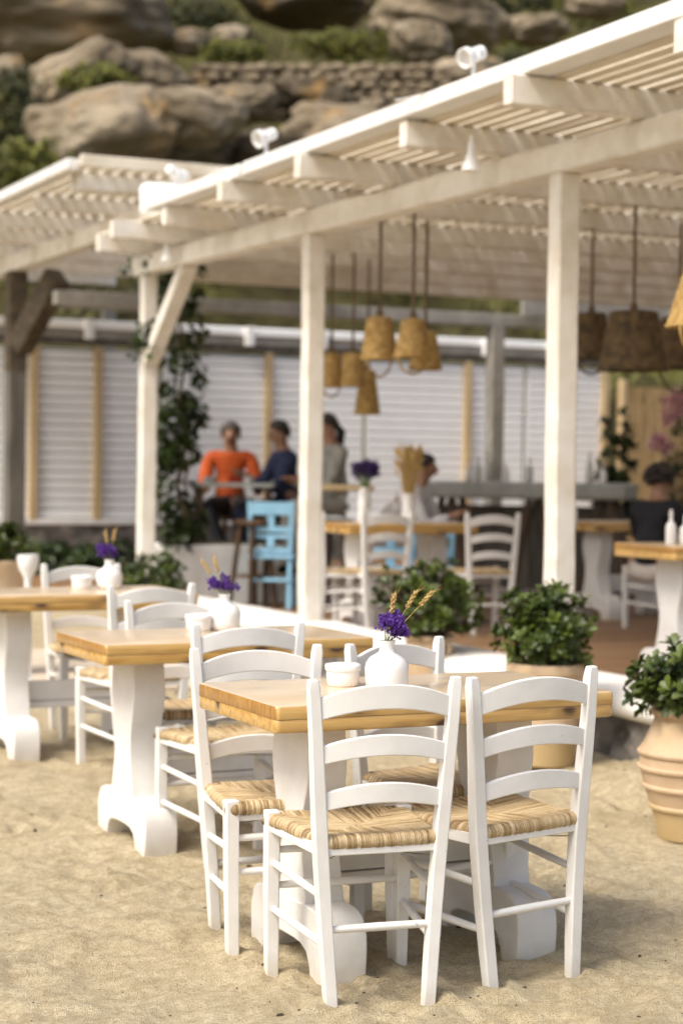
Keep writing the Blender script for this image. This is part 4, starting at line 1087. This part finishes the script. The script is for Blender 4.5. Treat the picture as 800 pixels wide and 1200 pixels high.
# ------------------------------------------------------------------ hillside
def hill_z(x, y):
    p = V((x, y, 0)); base = -.3 + .41 * max(0, y - 24.0) + .0 * x
    return base + 1.3 * noise.fractal(p * .11, 1, 2, 4) + .45 * noise.noise(p * .45) + .15 * noise.noise(p * 1.4)
m = MB(); nxh, nyh = 150, 120
for j in range(nyh + 1):
    for i in range(nxh + 1):
        x = -50 + 150 * i / nxh; y = 23.2 + 90 * (j / nyh) ** 1.25; z = hill_z(x, y)
        if y < 26: z = (z * (y - 23.2) + .0 * (26 - y)) / 2.8
        m.v.append((x, y, z))
m.f = [(j * (nxh + 1) + i, j * (nxh + 1) + i + 1, (j + 1) * (nxh + 1) + i + 1, (j + 1) * (nxh + 1) + i) for j in range(nyh) for i in range(nxh)]; m.mi = [0] * len(m.f)
tag(m.build('hillside', M['hill'], angle=180), kind='structure')
def rock_mesh(seed, blocky=.3):
    bm = bmesh.new(); bmesh.ops.create_icosphere(bm, subdivisions=5, radius=1)
    for v in bm.verts:
        d = v.co.normalized(); s = V((seed * 3.1, seed, 0))
        k = 1 + .28 * noise.noise(d * 1.3 + s) + .12 * noise.noise(d * 2.9 + s) + .05 * noise.noise(d * 7 + s) + .02 * noise.noise(d * 17 + s)
        c = noise.voronoi(d * 1.6 + s)[0]; k -= .16 * max(0, .22 - (c[1] - c[0])) * 4 * blocky + .05 * max(0, noise.noise(d * 4 + s * 2))
        v.co = d * k
        v.co.x = math.copysign(abs(v.co.x) ** .85, v.co.x); v.co.z = math.copysign(abs(v.co.z) ** .85, v.co.z)
    me = bpy.data.meshes.new('boulder'); bm.to_mesh(me); bm.free(); me.shade_smooth(); return me
RM = [rock_mesh(k) for k in range(6)]
for me in RM: me.materials.append(M['rock'])
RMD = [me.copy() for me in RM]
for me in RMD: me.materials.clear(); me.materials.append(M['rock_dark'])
def boulder(label, px0, px1, py0, py1, d, k, depth=.8, roll=0, dark=False, rz=0, group='boulders on the hillside'):
    c = at((px0 + px1) / 2, (py0 + py1) / 2, d); w = (px1 - px0) * d / FPX / 2 / .98; h = (py1 - py0) * d / FPX / 2 / .98
    o = bpy.data.objects.new('boulder', (RMD if dark else RM)[k % 6]); COL.objects.link(o); o.location = c; o.scale = (w, w * depth, h); o.rotation_euler = (0, roll, -TH + rz)
    return tag(o, label, 'boulder', group)
boulder('huge smooth tan boulder filling the top left corner of the hillside', -60, 208, -40, 72, 46, 0)
boulder('broad arched boulder above the far pergola roof', 38, 215, 108, 200, 36, 1, .7, -.1)
boulder('rounded right half of the arched boulder pair above the far pergola roof', 150, 282, 102, 172, 36.5, 2, .7, .15)
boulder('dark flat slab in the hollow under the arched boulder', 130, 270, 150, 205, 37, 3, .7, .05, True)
boulder('slanting boulder with grass in front, under the huge corner boulder', 28, 160, 58, 135, 40, 4, .7, -.35)
boulder('knobbly boulder right of the slanting one', 120, 218, 62, 112, 40.5, 5, .7, .2)
boulder('small pale boulder at the left picture edge below the corner boulder', -15, 34, 66, 98, 40, 1)
boulder('pale round boulder right of the huge corner boulder', 193, 244, 33, 66, 46, 2)
boulder('pale small boulder above the left end of the terrace wall', 248, 294, 30, 58, 48, 3)
boulder('big brown boulder at top centre above the stone terrace wall', 432, 590, -12, 60, 50, 5, .8, .1)
boulder('pale grey boulder resting against the big brown top centre boulder', 458, 532, 26, 74, 47, 0)
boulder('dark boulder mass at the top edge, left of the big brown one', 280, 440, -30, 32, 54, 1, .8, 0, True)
boulder('tan boulder below the stone terrace wall, right of the arched pair', 330, 462, 122, 196, 39, 4, .8, .1)
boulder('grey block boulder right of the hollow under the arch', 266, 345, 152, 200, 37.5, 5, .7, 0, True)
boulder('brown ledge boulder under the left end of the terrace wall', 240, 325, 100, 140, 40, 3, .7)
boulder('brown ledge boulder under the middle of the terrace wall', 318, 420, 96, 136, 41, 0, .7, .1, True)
boulder('round boulder at the right end of the terrace wall', 505, 590, 64, 120, 44, 2)
boulder('pale low boulder on the slope above the first spotlight', 588, 665, 18, 52, 52, 4)
boulder('small tan boulder near the roof edge at top right', 660, 730, -12, 22, 55, 5)
boulder('tan boulder just above the roof edge right of the terrace wall', 470, 545, 112, 160, 41, 1)
r = random.Random(21)
for i in range(90):
    px, py = r.uniform(0, 800), r.uniform(-15, 180)
    if py > 200 - (px - 330) * .42 and px > 330: continue
    d = 36 + (200 - py) * .09 + r.uniform(-1, 1); s = r.uniform(8, 26)
    q = at(px, py, d); zz = hill_z(q.x, q.y)
    o = bpy.data.objects.new('boulder', (RM if r.random() < .6 else RMD)[i % 6]); COL.objects.link(o)
    w = s * d / FPX / 2; o.location = (q.x, q.y, zz + w * .2); o.scale = (w, w * .8, w * r.uniform(.5, .8)); o.rotation_euler = (0, r.uniform(-.3, .3), r.uniform(0, 6))
    tag(o, 'small weathered stone lying in the scrub of the hillside', 'stone', 'small stones on the hillside')
# dry stone terrace wall
t = thing('terrace_wall', 'dry stone retaining wall crossing the middle of the hillside', 'wall', (0, 0, 0))
m = MB(); r = random.Random(31)
a, b = at(228, 132, 43), at(525, 132, 43); dv = (b - a); n = int(dv.length / .34)
for row in range(6):
    for i in range(n):
        p = a + dv * ((i + .5 * (row % 2) + r.uniform(-.15, .15)) / n) + V((r.uniform(-.05, .05), r.uniform(-.05, .05), row * .20 + r.uniform(-.03, .03)))
        w, h = r.uniform(.14, .21), r.uniform(.085, .125)
        m.loft([[p + V(((-TH * 0 + cos(-TH)) * w * k * cos(q), sin(-TH) * w * k * cos(q) + yy, h * k * sin(q))) for q in (.4, 1.2, 2.0, 2.8, 3.7, 4.6, 5.5)] for k, yy in ((.55, -.17), (1, -.08), (1, .15))])
m.build('dry_stones', M['rock'], t)
mid = (a + b) / 2
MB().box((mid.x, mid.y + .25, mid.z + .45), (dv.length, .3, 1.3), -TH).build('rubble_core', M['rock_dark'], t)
# scrub
def scrub(label, px, py, d, w, h, seed, mat, n=120):
    q = at(px, py + h / 2, d); b = thing('scrub_bush', label, 'bush', q, 0, 'scrub bushes on the hillside')
    bush(b, w * d / FPX / 2, h * d / FPX, n, .16, seed, mat, 0, stems=False, nl=6, wd=.45); return b
scrub('dark olive scrub at the left picture edge beside the arched boulder', 12, 140, 37, 95, 100, 81, M['scrub_dark'], 260)
scrub('olive scrub below the dark one at the left picture edge', 30, 200, 34, 110, 55, 82, M['scrub'], 220)
scrub('bright green tuft on the slanting boulder', 112, 98, 37.8, 80, 26, 83, M['scrub'], 200)
scrub('yellow green scrub along the top of the terrace wall', 405, 56, 47, 110, 26, 84, M['scrub'], 220)
scrub('dark scrub above the pale boulder near the corner boulder', 235, 20, 52, 90, 40, 85, M['scrub_dark'], 200)
scrub('green scrub above the left end of the terrace wall', 275, 65, 45, 90, 18, 86, M['scrub'], 150)
scrub('olive scrub on the slope right of the big brown boulder', 625, 40, 54, 90, 40, 87, M['scrub'], 220)
scrub('dark scrub at the top edge right of centre', 610, 2, 58, 110, 34, 88, M['scrub_dark'], 220)
scrub('olive scrub by the roof edge at the top right', 700, 8, 56, 120, 34, 89, M['scrub'], 220)
scrub('dry scrub between the round boulder and the roof edge', 600, 80, 45, 60, 34, 90, M['scrub_dark'], 150)
# grass and low scrub over the slope, one mass
m = MB(); r = random.Random(77)
for i in range(5200):
    x = r.uniform(2, 45); y = r.uniform(26.5, 75)
    lx = x * cos(TH) - y * sin(TH)
    if abs(lx) > .22 * y: continue
    if noise.noise(V((x, y, 0)) * .22) < -.12: continue
    z = hill_z(x, y) - .03; tn = max(0, min(1, .5 + .8 * noise.noise(V((x, y, 4)) * .3) + r.uniform(-.25, .25)))
    for k in range(5):
        d = (V((0, 0, 1)) + rdir(r) * .7).normalized(); quad_leaf(m, V((x, y, z)) + rdir(r) * .12, d, rdir(r), r.uniform(.2, .5), .1, tn, .1, .6)
tag(m.build('hill_grass', M['drygrass'], angle=180), 'dry grass and low scrub covering the hillside between the boulders', 'grass', None, 'stuff')

# ------------------------------------------------------------------ light, world, camera
sd = V((-.74, -.24, 1.0)).normalized()      # towards the sun
su = bpy.data.lights.new('sun', 'SUN'); su.energy = 1.9; su.angle = R(22); su.color = (1, .955, .88)
so = bpy.data.objects.new('sun', su); COL.objects.link(so); so.rotation_euler = sd.to_track_quat('Z', 'Y').to_euler(); so.location = (0, 0, 20)
w = bpy.data.worlds.new('World'); S.world = w; w.use_nodes = True
nt = w.node_tree; bg = nt.nodes['Background']; sk = nt.nodes.new('ShaderNodeTexSky'); sk.sky_type = 'NISHITA'; sk.sun_disc = False
sk.sun_elevation = math.asin(sd.z); sk.sun_rotation = math.atan2(sd.x, sd.y); sk.air_density = 1.0; sk.dust_density = 5.0; sk.ozone_density = .6
nt.links.new(sk.outputs[0], bg.inputs[0]); bg.inputs[1].default_value = .14

cd = bpy.data.cameras.new('camera'); co = bpy.data.objects.new('camera', cd); COL.objects.link(co); S.camera = co
cd.sensor_fit = 'VERTICAL'; cd.sensor_height = 36; cd.sensor_width = 24; cd.lens = FPX * 36 / 1200; cd.clip_end = 500; cd.clip_start = .1
co.matrix_world = Matrix.Translation((0, 0, CH)) @ Matrix.Rotation(-TH, 4, 'Z') @ Matrix.Rotation(pi / 2 - PITCH, 4, 'X') @ Matrix.Rotation(ROLL, 4, 'Z')
cd.dof.use_dof = True; cd.dof.focus_distance = 5.05; cd.dof.aperture_fstop = 2.6; cd.dof.aperture_blades = 0
S.view_settings.view_transform = 'Standard'; S.view_settings.look = 'None'; S.view_settings.exposure = .60; S.view_settings.gamma = 1
S.view_settings.use_white_balance = True; S.view_settings.white_balance_temperature = 6550; S.view_settings.white_balance_tint = 7
S.render.engine = 'CYCLES'; S.cycles.use_denoising = True; S.cycles.max_bounces = 8; S.cycles.diffuse_bounces = 5
S.render.resolution_x = 682; S.render.resolution_y = 1024
